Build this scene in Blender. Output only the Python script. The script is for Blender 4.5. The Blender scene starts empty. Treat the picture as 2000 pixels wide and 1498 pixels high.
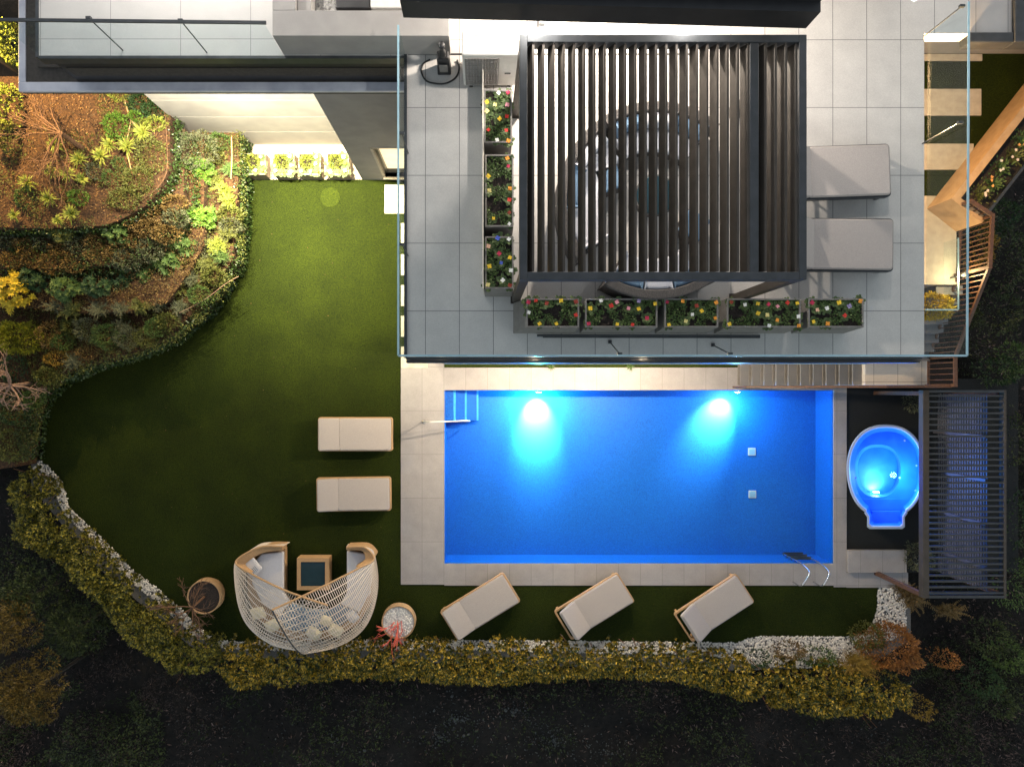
import bpy, math, random
from mathutils import Vector, Matrix, noise
random.seed(7)
R = math.radians
scene = bpy.context.scene
col = scene.collection
# ------------------------------------------------------------------ camera
F = 1390.0; H = 19.58; NX = 941.0; NY = 761.0          # focal length (px of the 2000 px frame), height, nadir
cam = bpy.data.cameras.new("camera"); camo = bpy.data.objects.new("camera", cam)
col.objects.link(camo); scene.camera = camo
camo.location = (0, 0, H); camo.rotation_euler = (0, 0, 0)
cam.sensor_width = 36; cam.lens = F / 2000 * 36
cam.shift_x = (1000 - NX) / 2000; cam.shift_y = (NY - 749) / 2000
cam.clip_start = 0.5; cam.clip_end = 500
# ------------------------------------------------------------------ world, dusk sky and the last light of the sun
w = bpy.data.worlds.new("World"); scene.world = w; w.use_nodes = True
nt = w.node_tree; bg = nt.nodes["Background"]
sky = nt.nodes.new("ShaderNodeTexSky"); sky.sky_type = 'NISHITA'; sky.sun_disc = False
sky.sun_elevation = R(4.0); sky.sun_rotation = R(0)
hs = nt.nodes.new('ShaderNodeHueSaturation'); hs.inputs['Saturation'].default_value = .42
nt.links.new(sky.outputs[0], hs.inputs['Color']); nt.links.new(hs.outputs[0], bg.inputs[0]); bg.inputs[1].default_value = 0.15
sl = bpy.data.lights.new("dusk_sun", 'SUN'); sl.energy = 0.05; sl.angle = R(12); sl.color = (1, .8, .65)
so = bpy.data.objects.new("dusk_sun", sl); col.objects.link(so); so.rotation_euler = (R(-60), 0, 0)
vs = scene.view_settings; vs.view_transform = 'Standard'; vs.look = 'None'; vs.gamma = 1; vs.exposure = 1.75
scene.render.engine = 'CYCLES'
cy = scene.cycles
cy.use_denoising = True; cy.max_bounces = 6; cy.diffuse_bounces = 3; cy.glossy_bounces = 3
cy.transmission_bounces = 3; cy.transparent_max_bounces = 10
cy.caustics_reflective = False; cy.caustics_refractive = False; cy.sample_clamp_indirect = 4
try: cy.denoising_input_passes = 'RGB_ALBEDO_NORMAL'
except Exception: pass

def P(px, py, z=0.0):
    d = H - z
    return Vector(((px - NX) * d / F, (NY - py) * d / F, z))
def SC(z): return F / (H - z)
ZT = 6.98
# ------------------------------------------------------------------ materials
def newmat(name):
    m = bpy.data.materials.new(name); m.use_nodes = True
    return m, m.node_tree, m.node_tree.nodes["Principled BSDF"]
def col4(c): return (c[0], c[1], c[2], 1)
def mat(name, c1, c2=None, scale=8, rough=.7, bump=0, bscale=None, metal=0, island=False, emit=None, es=1, detail=4, spec=.5, lo=.35, hi=.65):
    m, t, b = newmat(name)
    b.inputs["Roughness"].default_value = rough; b.inputs["Metallic"].default_value = metal
    b.inputs["Specular IOR Level"].default_value = spec
    c2 = c2 or tuple(x * .82 for x in c1)
    tc = t.nodes.new("ShaderNodeNewGeometry")
    if island:
        ramp = t.nodes.new("ShaderNodeValToRGB"); t.links.new(tc.outputs["Random Per Island"], ramp.inputs[0])
        ramp.color_ramp.elements[0].color = col4(c1); ramp.color_ramp.elements[1].color = col4(c2)
        t.links.new(ramp.outputs[0], b.inputs["Base Color"])
    else:
        n = t.nodes.new("ShaderNodeTexNoise"); n.inputs["Scale"].default_value = scale; n.inputs["Detail"].default_value = detail
        t.links.new(tc.outputs["Position"], n.inputs["Vector"])
        ramp = t.nodes.new("ShaderNodeValToRGB"); t.links.new(n.outputs[0], ramp.inputs[0])
        ramp.color_ramp.elements[0].position = lo; ramp.color_ramp.elements[1].position = hi
        ramp.color_ramp.elements[0].color = col4(c1); ramp.color_ramp.elements[1].color = col4(c2)
        t.links.new(ramp.outputs[0], b.inputs["Base Color"])
    if bump:
        n2 = t.nodes.new("ShaderNodeTexNoise"); n2.inputs["Scale"].default_value = bscale or scale * 6
        t.links.new(tc.outputs["Position"], n2.inputs["Vector"])
        bp = t.nodes.new("ShaderNodeBump"); bp.inputs["Strength"].default_value = bump; bp.inputs["Distance"].default_value = .02
        t.links.new(n2.outputs[0], bp.inputs["Height"]); t.links.new(bp.outputs[0], b.inputs["Normal"])
    if emit:
        b.inputs["Emission Color"].default_value = col4(emit); b.inputs["Emission Strength"].default_value = es
    return m
def tilemat(name, c1, c2, joint, ox, oy, sx, sy, jw=.006, rough=.6, nsc=3, speck=.25, offs=None):
    """stone slabs laid in a grid, joints at ox+k*sx, oy+k*sy, tone varying slightly per slab"""
    m, t, b = newmat(name); b.inputs["Roughness"].default_value = rough
    L = t.links; N = t.nodes.new
    g = N("ShaderNodeNewGeometry"); s = N("ShaderNodeSeparateXYZ"); L.new(g.outputs["Position"], s.inputs[0])
    def M(op, a, b_=None):
        n = N("ShaderNodeMath"); n.operation = op
        for i, v in enumerate((a, b_)):
            if v is None: continue
            if isinstance(v, (int, float)): n.inputs[i].default_value = v
            else: L.new(v, n.inputs[i])
        return n.outputs[0]
    u = M('DIVIDE', M('SUBTRACT', s.outputs[0], ox), sx); v = M('DIVIDE', M('SUBTRACT', s.outputs[1], oy), sy)
    def edge(q, size):
        f = M('FRACT', q); return M('MULTIPLY', M('MINIMUM', f, M('SUBTRACT', 1.0, f)), size)
    e = M('LESS_THAN', M('MINIMUM', edge(u, sx), edge(v, sy)), jw / 2 + .001)
    cid = N("ShaderNodeCombineXYZ"); L.new(M('FLOOR', u), cid.inputs[0]); L.new(M('FLOOR', v), cid.inputs[1])
    wn = N("ShaderNodeTexWhiteNoise"); L.new(cid.outputs[0], wn.inputs["Vector"])
    n1 = N("ShaderNodeTexNoise"); n1.inputs["Scale"].default_value = nsc; n1.inputs["Detail"].default_value = 6; L.new(g.outputs["Position"], n1.inputs["Vector"])
    n2 = N("ShaderNodeTexNoise"); n2.inputs["Scale"].default_value = 70; n2.inputs["Detail"].default_value = 3; L.new(g.outputs["Position"], n2.inputs["Vector"])
    f = M('ADD', M('ADD', M('MULTIPLY', wn.outputs[0], .22), M('MULTIPLY', M('SUBTRACT', n1.outputs[0], .15), .9)), M('MULTIPLY', M('SUBTRACT', n2.outputs[0], .5), speck * 4))
    mx = N("ShaderNodeMix"); mx.data_type = 'RGBA'; L.new(f, mx.inputs[0]); mx.inputs[6].default_value = col4(c1); mx.inputs[7].default_value = col4(c2)
    m2 = N("ShaderNodeMix"); m2.data_type = 'RGBA'; L.new(e, m2.inputs[0]); L.new(mx.outputs[2], m2.inputs[6]); m2.inputs[7].default_value = col4(joint)
    L.new(m2.outputs[2], b.inputs["Base Color"])
    bp = N("ShaderNodeBump"); bp.inputs["Strength"].default_value = .15; bp.inputs["Distance"].default_value = .01
    L.new(n2.outputs[0], bp.inputs["Height"]); L.new(bp.outputs[0], b.inputs["Normal"])
    return m
def schlick(t, f0, top):
    """reflectance rising towards grazing angles, the same from both sides of the sheet"""
    lw = t.nodes.new("ShaderNodeLayerWeight"); lw.inputs[0].default_value = .5
    pw = t.nodes.new("ShaderNodeMath"); pw.operation = 'POWER'; pw.inputs[1].default_value = 5; t.links.new(lw.outputs["Facing"], pw.inputs[0])
    ma = t.nodes.new("ShaderNodeMath"); ma.operation = 'MULTIPLY_ADD'; ma.inputs[1].default_value = top; ma.inputs[2].default_value = f0; t.links.new(pw.outputs[0], ma.inputs[0])
    return ma
def glassmat(name, tint, refl=.08, edge=None):
    m, t, b = newmat(name); L = t.links
    t.nodes.remove(b); out = t.nodes["Material Output"]
    tr = t.nodes.new("ShaderNodeBsdfTransparent"); tr.inputs[0].default_value = col4(tint)
    gl = t.nodes.new("ShaderNodeBsdfGlossy"); gl.inputs["Roughness"].default_value = .03
    mul = schlick(t, refl * 4, .07)
    mx = t.nodes.new("ShaderNodeMixShader"); L.new(mul.outputs[0], mx.inputs[0]); L.new(tr.outputs[0], mx.inputs[1]); L.new(gl.outputs[0], mx.inputs[2])
    L.new(mx.outputs[0], out.inputs[0]); return m

M = {}
M['terrace'] = tilemat("terrace_stone", (.46, .44, .425), (.63, .605, .575), (.15, .15, .15), P(831, 0, ZT).x, P(0, 343, ZT).y, .601, 1.199, jw=.009, speck=.3)
M['deck'] = tilemat("deck_stone", (.24, .232, .238), (.37, .355, .36), (.18, .172, .175), P(824.5, 0, 0).x, P(0, 802, 0).y, .6, 1.2, jw=.008, speck=.3)
M['pave'] = mat("pale_paving", (.40, .36, .31), (.48, .44, .38), 6, .8, .1)
M['render'] = mat("wall_render", (.25, .24, .235), (.29, .28, .27), 2.5, .85, .1, 60)
M['wallline'] = mat("wall_groove", (.29, .28, .27), None, 3, .8)
M['stair'] = tilemat("stair_stone", (.15, .15, .16), (.24, .235, .235), (.08, .08, .085), 50, 50, 100, 100, speck=.3)
M['balcony'] = tilemat("balcony_stone", (.42, .41, .40), (.50, .49, .48), (.2, .2, .2), P(216, 0, ZT).x, P(0, -60, ZT).y, 1.24, 1.24, jw=.008, speck=.12)
M['black'] = mat("black_cladding", (.012, .012, .014), (.02, .02, .022), 5, .5)
M['fascia'] = mat("dark_fascia", (.035, .03, .026), (.055, .048, .042), 14, .7)
M['zinc'] = mat("zinc_coping", (.50, .51, .60), (.66, .67, .75), 3, .35, metal=.1)  # pale lavender base colour stands in for the reflected sky
M['alu'] = mat("anthracite_profile", (.05, .055, .06), (.065, .07, .078), 6, .4, metal=.4)
M['slat'] = mat("louvre_paint", (.046, .038, .031), (.060, .050, .041), 6, .5, metal=.2)
M['steel'] = mat("brushed_steel", (.6, .6, .62), (.7, .7, .72), 8, .25, metal=.9)
M['white'] = mat("white_paint", (.56, .55, .53), (.62, .61, .59), 8, .45)
M['cream'] = mat("cream_panel", (.55, .50, .43), (.62, .57, .5), 5, .6)
M['planter'] = mat("grey_planter", (.16, .15, .14), (.20, .19, .18), 10, .6, .05)
M['planter2'] = mat("beige_planter", (.27, .21, .16), (.33, .26, .20), 10, .6, .05)
M['soil'] = mat("potting_soil", (.012, .009, .008), (.04, .028, .022), 45, .95, .6, 90)
M['bedsoil'] = mat("bark_soil", (.022, .010, .004), (.09, .042, .016), 22, .95, .8, 60, detail=8)
M['wood'] = mat("brown_wood", (.07, .033, .020), (.11, .054, .032), 18, .6)
M['weave'] = mat("sand_weave", (.38, .23, .11), (.5, .32, .17), 60, .8, .4, 160)
M['rope'] = mat("pale_rope", (.58, .50, .43), (.7, .62, .54), 30, .8)
M['wicker'] = mat("dark_wicker", (.035, .03, .03), (.10, .09, .085), 60, .7, .5, 150)
M['fabric'] = mat("greige_fabric", (.36, .325, .31), (.43, .39, .37), 90, .95, .25, 260)
M['seam'] = mat("cushion_piping", (.30, .27, .25), (.34, .31, .29), 30, .9)
M['fabric2'] = mat("sand_fabric", (.46, .40, .31), (.53, .46, .37), 90, .95, .25, 260)
M['linen'] = mat("pale_linen", (.55, .55, .60), (.64, .64, .68), 60, .95, .2, 200)
M['creamfab'] = mat("cream_cushion", (.68, .62, .45), (.75, .68, .5), 60, .95, .2, 200)
M['bluefab'] = mat("blue_cushion", (.10, .17, .26), (.13, .21, .31), 60, .95, .2, 200)
M['teal'] = mat("dark_glass_top", (.010, .03, .042), (.012, .036, .05), 5, .12)
M['pebble'] = mat("white_pebbles", (.50, .48, .47), (.88, .85, .80), 3, .7, island=True)
M['stone'] = mat("field_stones", (.02, .024, .026), (.12, .13, .13), 3, .9, island=True)
M['bark'] = mat("pinkish_bark", (.20, .12, .085), (.30, .19, .14), 20, .9, .3)
M['bark2'] = mat("brown_bark", (.09, .045, .025), (.17, .09, .05), 20, .9, .3)
M['redtwig'] = mat("coral_twigs", (.62, .09, .06), (.75, .15, .09), 20, .7)
M['glass'] = glassmat("clear_glass", (.93, .97, .98), .010)
M['glassedge'] = mat("glass_edge", (.26, .43, .52), (.33, .50, .58), 6, .15, spec=1)
M['poolwall'] = mat("pool_mosaic", (.0005, .082, .38), (.002, .168, .62), 38, .5, detail=12, lo=.30, hi=.70)
M['poolstrip'] = mat("pool_step_edge", (.10, .55, .85), None, 8, .4)
M['spa'] = mat("spa_acrylic", (.025, .17, .78), (.035, .21, .82), 3, .5, spec=.15)
M['sparim'] = mat("spa_rim", (.33, .38, .46), (.38, .43, .50), 4, .4)
M['wet'] = mat("dark_turf", (.006, .008, .010), (.012, .015, .016), 40, .95, .5, 150)
LF = {}
def leafmat(k, c1, c2, rough=.6, p0=0):
    m = mat("leaf_" + k, c1, c2, island=True, rough=rough, spec=.35)
    if p0: [n for n in m.node_tree.nodes if n.type == 'VALTORGB'][0].color_ramp.elements[0].position = p0
    LF[k] = m; return m
leafmat('lime', (.13, .17, .02), (.24, .27, .045))
leafmat('bright', (.045, .11, .010), (.11, .20, .025))
leafmat('mid', (.035, .075, .016), (.08, .13, .03))
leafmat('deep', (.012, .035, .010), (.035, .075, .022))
leafmat('amber', (.10, .062, .020), (.19, .125, .04))
leafmat('grey', (.055, .065, .035), (.12, .13, .075))
leafmat('olive', (.055, .070, .014), (.13, .135, .03))
leafmat('ivy', (.010, .025, .006), (.05, .085, .022), .35)
leafmat('yellow', (.36, .26, .015), (.62, .46, .03))
leafmat('gold', (.20, .12, .015), (.33, .21, .03))
leafmat('golddim', (.05, .035, .005), (.14, .095, .015))
leafmat('orange', (.22, .085, .02), (.34, .15, .035))
leafmat('hedge', (.018, .036, .003), (.50, .33, .03), .42, .30)  # gold end of the leaf colours stands in for warm lamp light
leafmat('hedge2', (.012, .024, .002), (.34, .28, .03), .5, .25)  # slanting hedge, lamp light likewise put into its yellowish leaves
leafmat('chart', (.13, .15, .006), (.22, .22, .012))
leafmat('litter', (.03, .014, .006), (.24, .13, .045))
leafmat('scrub', (.0015, .0015, .0015), (.26, .18, .16), .6, .45)
leafmat('scrubg', (.002, .005, .001), (.035, .06, .014))
leafmat('dark', (.004, .010, .003), (.055, .080, .020))
leafmat('dusk', (.004, .004, .004), (.095, .062, .055))
leafmat('primrose', (.05, .085, .03), (.10, .14, .05))

def grassmat(name, a, b_):
    m, t, b = newmat(name); b.inputs["Roughness"].default_value = .9; b.inputs["Specular IOR Level"].default_value = .15
    L = t.links; g = t.nodes.new("ShaderNodeNewGeometry")
    n1 = t.nodes.new("ShaderNodeTexNoise"); n1.inputs["Scale"].default_value = 60; n1.inputs["Detail"].default_value = 8; L.new(g.outputs["Position"], n1.inputs["Vector"])
    n2 = t.nodes.new("ShaderNodeTexNoise"); n2.inputs["Scale"].default_value = .9; n2.inputs["Detail"].default_value = 5; L.new(g.outputs["Position"], n2.inputs["Vector"])
    r1 = t.nodes.new("ShaderNodeValToRGB"); L.new(n1.outputs[0], r1.inputs[0])
    r1.color_ramp.elements[0].position = .33; r1.color_ramp.elements[1].position = .68
    r1.color_ramp.elements[0].color = col4(a); r1.color_ramp.elements[1].color = col4(b_)
    r2 = t.nodes.new("ShaderNodeValToRGB"); L.new(n2.outputs[0], r2.inputs[0])
    r2.color_ramp.elements[0].position = .35; r2.color_ramp.elements[1].position = .65
    r2.color_ramp.elements[0].color = (.75, .75, .75, 1); r2.color_ramp.elements[1].color = (1.15, 1.1, 1.05, 1)
    mx = t.nodes.new("ShaderNodeMix"); mx.data_type = 'RGBA'; mx.blend_type = 'MULTIPLY'; mx.inputs[0].default_value = 1
    L.new(r1.outputs[0], mx.inputs[6]); L.new(r2.outputs[0], mx.inputs[7]); L.new(mx.outputs[2], b.inputs["Base Color"])
    bp = t.nodes.new("ShaderNodeBump"); bp.inputs["Strength"].default_value = .8; bp.inputs["Distance"].default_value = .03
    L.new(n1.outputs[0], bp.inputs["Height"]); L.new(bp.outputs[0], b.inputs["Normal"])
    return m
M['lawn'] = grassmat("artificial_turf", (.0025, .007, .0008), (.028, .043, .002))
M['lawn2'] = grassmat("turf_cover", (.008, .017, .0015), (.040, .058, .004))
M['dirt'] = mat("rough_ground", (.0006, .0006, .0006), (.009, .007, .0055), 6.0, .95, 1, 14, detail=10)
WM, t_, b_ = newmat("water_surface")
def watermat():
    t = WM.node_tree; L = t.links; t.nodes.remove(t.nodes["Principled BSDF"]); out = t.nodes["Material Output"]
    tr = t.nodes.new("ShaderNodeBsdfTransparent"); tr.inputs[0].default_value = (.82, .93, .98, 1)
    gl = t.nodes.new("ShaderNodeBsdfGlossy"); gl.inputs["Roughness"].default_value = .08
    fr = schlick(t, .02, .9)
    g = t.nodes.new("ShaderNodeNewGeometry"); n = t.nodes.new("ShaderNodeTexNoise"); n.inputs["Scale"].default_value = 9; L.new(g.outputs["Position"], n.inputs["Vector"])
    bp = t.nodes.new("ShaderNodeBump"); bp.inputs["Strength"].default_value = .12; bp.inputs["Distance"].default_value = .02
    L.new(n.outputs[0], bp.inputs["Height"]); L.new(bp.outputs[0], gl.inputs["Normal"])
    mx = t.nodes.new("ShaderNodeMixShader"); L.new(fr.outputs[0], mx.inputs[0]); L.new(tr.outputs[0], mx.inputs[1]); L.new(gl.outputs[0], mx.inputs[2]); L.new(mx.outputs[0], out.inputs[0])
watermat()
# ------------------------------------------------------------------ mesh builder
def wmat(o):
    return o.matrix_basis if o.parent is None else wmat(o.parent) @ o.matrix_basis
class MB:
    def __init__(s): s.v = []; s.f = []
    def add(s, vs_, fs_):
        n = len(s.v); s.v += [tuple(v) for v in vs_]; s.f += [tuple(i + n for i in f) for f in fs_]; return s
    def box(s, x0, x1, y0, y1, z0, z1):
        if x0 > x1: x0, x1 = x1, x0
        if y0 > y1: y0, y1 = y1, y0
        v = [(x0, y0, z0), (x1, y0, z0), (x1, y1, z0), (x0, y1, z0), (x0, y0, z1), (x1, y0, z1), (x1, y1, z1), (x0, y1, z1)]
        return s.add(v, [(3, 2, 1, 0), (4, 5, 6, 7), (0, 1, 5, 4), (1, 2, 6, 5), (2, 3, 7, 6), (3, 0, 4, 7)])
    def hexa(s, bot, top):
        return s.add(list(bot) + list(top), [(3, 2, 1, 0), (4, 5, 6, 7), (0, 1, 5, 4), (1, 2, 6, 5), (2, 3, 7, 6), (3, 0, 4, 7)])
    def prism(s, poly, z0, z1):
        n = len(poly); a = sum(poly[i][0] * poly[(i + 1) % n][1] - poly[(i + 1) % n][0] * poly[i][1] for i in range(n))
        if a < 0: poly = poly[::-1]
        v = [(p[0], p[1], z0) for p in poly] + [(p[0], p[1], z1) for p in poly]
        f = [tuple(range(n - 1, -1, -1)), tuple(range(n, 2 * n))] + [(i, (i + 1) % n, n + (i + 1) % n, n + i) for i in range(n)]
        return s.add(v, f)
    def bar(s, a, b, w_, h_, up=Vector((0, 0, 1))):
        a = Vector(a); b = Vector(b); d = (b - a).normalized(); x = d.cross(up)
        if x.length < 1e-4: x = d.cross(Vector((1, 0, 0)))
        x.normalize(); y = x.cross(d); x = x * w_ / 2; y = y * h_ / 2
        return s.hexa([a - x - y, a + x - y, a + x + y, a - x + y], [b - x - y, b + x - y, b + x + y, b - x + y])
    def tube(s, pts, r, n=6, r1=None, cap=True):
        pts = [Vector(p) for p in pts]; k = len(pts); r1 = r if r1 is None else r1; base = len(s.v)
        for i, p in enumerate(pts):
            d = (pts[min(i + 1, k - 1)] - pts[max(i - 1, 0)])
            d = d.normalized() if d.length > 1e-9 else Vector((0, 0, 1))
            x = d.cross(Vector((.31, .17, .93))); x.normalize(); y = d.cross(x); rr = r + (r1 - r) * i / max(1, k - 1)
            for j in range(n):
                a = 2 * math.pi * j / n; s.v.append(tuple(p + x * math.cos(a) * rr + y * math.sin(a) * rr))
        for i in range(k - 1):
            for j in range(n):
                s.f.append((base + i * n + j, base + i * n + (j + 1) % n, base + (i + 1) * n + (j + 1) % n, base + (i + 1) * n + j))
        if cap:
            s.f.append(tuple(base + j for j in range(n))[::-1]); s.f.append(tuple(base + (k - 1) * n + j for j in range(n)))
        return s
    def lathe(s, prof, cx=0, cy=0, n=28):
        b = len(s.v)
        for r, z in prof:
            for j in range(n):
                a = 2 * math.pi * j / n; s.v.append((cx + r * math.cos(a), cy + r * math.sin(a), z))
        for i in range(len(prof) - 1):
            for j in range(n):
                s.f.append((b + i * n + j, b + i * n + (j + 1) % n, b + (i + 1) * n + (j + 1) % n, b + (i + 1) * n + j))
        return s
    def leaf(s, p, d, side, L, W, fold=.0):
        n = len(s.v); m = p + d * L * .45; nn = side.cross(d) * fold * W
        s.v += [tuple(p), tuple(m + side * W * .5 + nn), tuple(p + d * L), tuple(m - side * W * .5 + nn)]
        s.f.append((n, n + 1, n + 2, n + 3))
    def pebble(s, p, r, fl=.6):
        a = random.random() * 3.14; ca, sa = math.cos(a), math.sin(a); rx = r * random.uniform(.8, 1.25); ry = r * random.uniform(.65, 1)
        n = len(s.v)
        ring = []
        for k in range(6):
            t = k * math.pi / 3; x = rx * math.cos(t); y = ry * math.sin(t); ring.append((p[0] + x * ca - y * sa, p[1] + x * sa + y * ca, p[2]))
        s.v += ring + [(p[0] + .55 * (q[0] - p[0]), p[1] + .55 * (q[1] - p[1]), p[2] + r * fl) for q in ring]
        for k in range(6): s.f.append((n + k, n + (k + 1) % 6, n + 6 + (k + 1) % 6, n + 6 + k))
        s.f.append(tuple(n + 6 + k for k in range(6)))
    def build(s, name, m, parent=None, smooth=False, bevel=0, seg=2, local=False):
        me = bpy.data.meshes.new(name)
        if parent is not None and not local: off = wmat(parent).inverted()
        if parent is not None and not local: vs_ = [tuple(off @ Vector(v)) for v in s.v]
        else: vs_ = s.v
        me.from_pydata(vs_, [], s.f); me.materials.append(m)
        if smooth: me.polygons.foreach_set("use_smooth", [True] * len(me.polygons))
        me.update()
        o = bpy.data.objects.new(name, me); col.objects.link(o)
        if parent is not None: o.parent = parent
        if bevel:
            b = o.modifiers.new("bevel", 'BEVEL'); b.width = bevel; b.segments = seg; b.limit_method = 'ANGLE'; b.angle_limit = R(40)
        return o
def tag(o, label, cat=None, group=None, kind=None):
    if label: o["label"] = label
    if cat: o["category"] = cat
    if group: o["group"] = group
    if kind: o["kind"] = kind
    return o
def thing(name, label, cat, loc=(0, 0, 0), rz=0, group=None):
    o = bpy.data.objects.new(name, None); o.empty_display_size = .2; col.objects.link(o)
    o.location = loc; o.rotation_euler = (0, 0, rz)
    o.matrix_basis = Matrix.Translation(Vector(loc)) @ Matrix.Rotation(rz, 4, 'Z')
    return tag(o, label, cat, group)
KIDS = {}
def copy_tree(o, parent=None):
    c = o.copy(); col.objects.link(c)
    if parent is not None: c.parent = parent; c.matrix_parent_inverse = o.matrix_parent_inverse.copy()
    for ch in list(o.children): copy_tree(ch, c)
    return c
def put(o, loc, rz): o.matrix_basis = Matrix.Translation(Vector(loc)) @ Matrix.Rotation(rz, 4, 'Z')
def struct(o): o["kind"] = "structure"; return o
def light(name, typ, loc, energy, color, parent=None, size=.1, target=None, spot=None, blend=.5):
    l = bpy.data.lights.new(name, typ); l.energy = energy * .72; l.color = color
    if typ == 'AREA': l.size = size
    else: l.shadow_soft_size = size
    if spot: l.spot_size = R(spot); l.spot_blend = blend
    o = bpy.data.objects.new(name, l); col.objects.link(o)
    loc = Vector(loc)
    rot = Matrix.Identity(4)
    if target is not None: rot = (Vector(target) - loc).to_track_quat('-Z', 'Y').to_matrix().to_4x4()
    mw = Matrix.Translation(loc) @ rot
    if parent is not None: o.parent = parent; o.matrix_basis = wmat(parent).inverted() @ mw
    else: o.matrix_basis = mw
    return o
def P2(px, py, z=0): v = P(px, py, z); return (v.x, v.y)
def rnd(a, b): return random.uniform(a, b)
def rdir():
    while True:
        v = Vector((rnd(-1, 1), rnd(-1, 1), rnd(-1, 1)))
        if .05 < v.length < 1: return v.normalized()
def inpoly(x, y, poly):
    c = False; n = len(poly); j = n - 1
    for i in range(n):
        xi, yi = poly[i]; xj, yj = poly[j]
        if (yi > y) != (yj > y) and x < (xj - xi) * (y - yi) / (yj - yi) + xi: c = not c
        j = i
    return c
ORD = ["first", "second", "third", "fourth", "fifth", "sixth", "seventh", "eighth", "ninth", "tenth", "eleventh", "twelfth", "thirteenth", "fourteenth", "fifteenth", "sixteenth", "seventeenth", "eighteenth"]

# ================================================================== SETTING
YB = P(0, 352, 0).y                     # front of the protruding block (5.76)
# ---- rough dark ground
def ground():
    xs = [-120, -60, -30] + [-18 + i * .3 for i in range(128)] + [30, 60, 120]
    ys = [-120, -60, -25] + [-12 + i * .3 for i in range(80)] + [20, 60, 120]
    flat = [P2(-60, 250), P2(1790, -80), P2(1800, 1150), P2(1700, 1250), P2(440, 1250), P2(80, 900), P2(-60, 760)]
    mb = MB()
    for y in ys:
        for x in xs:
            z = -1.05 + .28 * noise.noise(Vector((x * .5, y * .5, 0))) + .12 * noise.noise(Vector((x * 2, y * 2, 3)))
            z += .04 * max(0, -y - 6)
            if inpoly(x, y, flat): z = -2.4
            if x > 9 : z = min(z, -.6)
            mb.v.append((x, y, z))
    nx = len(xs)
    for j in range(len(ys) - 1):
        for i in range(nx - 1): mb.f.append((j * nx + i, j * nx + i + 1, (j + 1) * nx + i + 1, (j + 1) * nx + i))
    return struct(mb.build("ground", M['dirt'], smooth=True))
ground()
# ---- lawn outline (pixels of the z=0 plane)
lawn_w = [(490, 352), (486, 440), (478, 520), (440, 580), (400, 625), (350, 665), (290, 692), (200, 714), (140, 737), (100, 772), (82, 830), (79, 900)]
lawn_s = [(100, 918), (122, 945), (131, 975), (134, 988), (160, 1015), (205, 1058), (255, 1110), (305, 1148), (355, 1192), (392, 1230), (415, 1246), (440, 1252),
          (560, 1252), (760, 1250), (1000, 1250), (1180, 1252), (1380, 1255), (1440, 1255), (1462, 1246), (1480, 1243), (1665, 1243), (1690, 1235), (1704, 1215), (1713, 1190), (1714, 1150), (1720, 1140)]
struct(MB().prism([P2(*p) for p in lawn_w + lawn_s + [(1720, 1130), (1600, 1125), (900, 1125), (815, 1090), (815, 700), (815, 352)]], -1.5, -.004).build("lawn", M['lawn']))
# ---- pool deck with the pool cut out, as four slabs butted round the basin
PX0, PX1, PY0, PY1 = 868, 1628, 762, 1100.5
z0, z1 = -.35, .02
dk = MB()
def pbox(mb, a, b, c, d, zb, zt):
    p = P(a, b, 0); q = P(c, d, 0); mb.box(p.x, q.x, q.y, p.y, zb, zt)
pbox(dk, 783, 700, PX0, 1141, z0, z1); pbox(dk, PX0, 718, PX1, PY0, z0, z1); pbox(dk, PX0, PY1, PX1, 1143, z0, z1); pbox(dk, PX1, 752, 1653, 1146, z0, z1)
pbox(dk, 1653, 1118, 1773, 1147, z0, z1 - .004)
struct(dk.build("pool_deck", M['deck']))
struct(MB().box(P(1653, 0).x, P(1990, 0).x, P(0, 1118).y, P(0, 740).y, -.4, -.02).build("side_ground", M['wet']))
gs = MB(); pbox(gs, 868, 700, 1440, 717.5, -.3, .03); struct(gs.build("grass_strip", M['lawn2']))
# ---- pool basin
a = P(PX0, PY0); b = P(PX1, PY1); zf = -1.06; th = .2
pb = MB()
pb.box(a.x - th, b.x + th, b.y - th, a.y + th, zf - .2, zf)
pb.box(a.x - th, a.x, b.y - th, a.y + th, zf, z0 - .002); pb.box(b.x, b.x + th, b.y - th, a.y + th, zf, z0 - .002)
pb.box(a.x, b.x, b.y - th, b.y, zf, z0 - .002); pb.box(a.x, b.x, a.y, a.y + th, zf, z0 - .002)
e = .012
pb.box(a.x, a.x + e, b.y, a.y, z0 - .002, -.03); pb.box(b.x - e, b.x, b.y, a.y, z0 - .002, -.03)
pb.box(a.x + e, b.x - e, b.y, b.y + e, z0 - .002, -.03); pb.box(a.x + e, b.x - e, a.y - e, a.y, z0 - .002, -.03)
struct(pb.build("pool_basin", M['poolwall']))
st = MB(); se = MB()
ys = P(0, 822, -.4).y
for k, x in enumerate((889, 911, 934)):
    zt = -.22 - .22 * k; xx = P(x, 0, zt).x; x0 = a.x if k == 0 else P((889, 911, 934)[k - 1], 0, zt + .22).x
    st.box(x0 + .013, xx, ys, a.y - .013, zf, zt); se.box(xx - .045, xx, ys, a.y - .013, zt, zt + .006)
    se.box(xx, xx + .006, ys, a.y - .013, zt - .2, zt + .006)
struct(st.build("pool_steps", M['poolwall'])); struct(se.build("pool_step_edges", M['poolstrip']))
struct(MB().add([(a.x, b.y, -.09), (b.x, b.y, -.09), (b.x, a.y, -.09), (a.x, a.y, -.09)], [(0, 1, 2, 3)]).build("water", WM))
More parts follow.
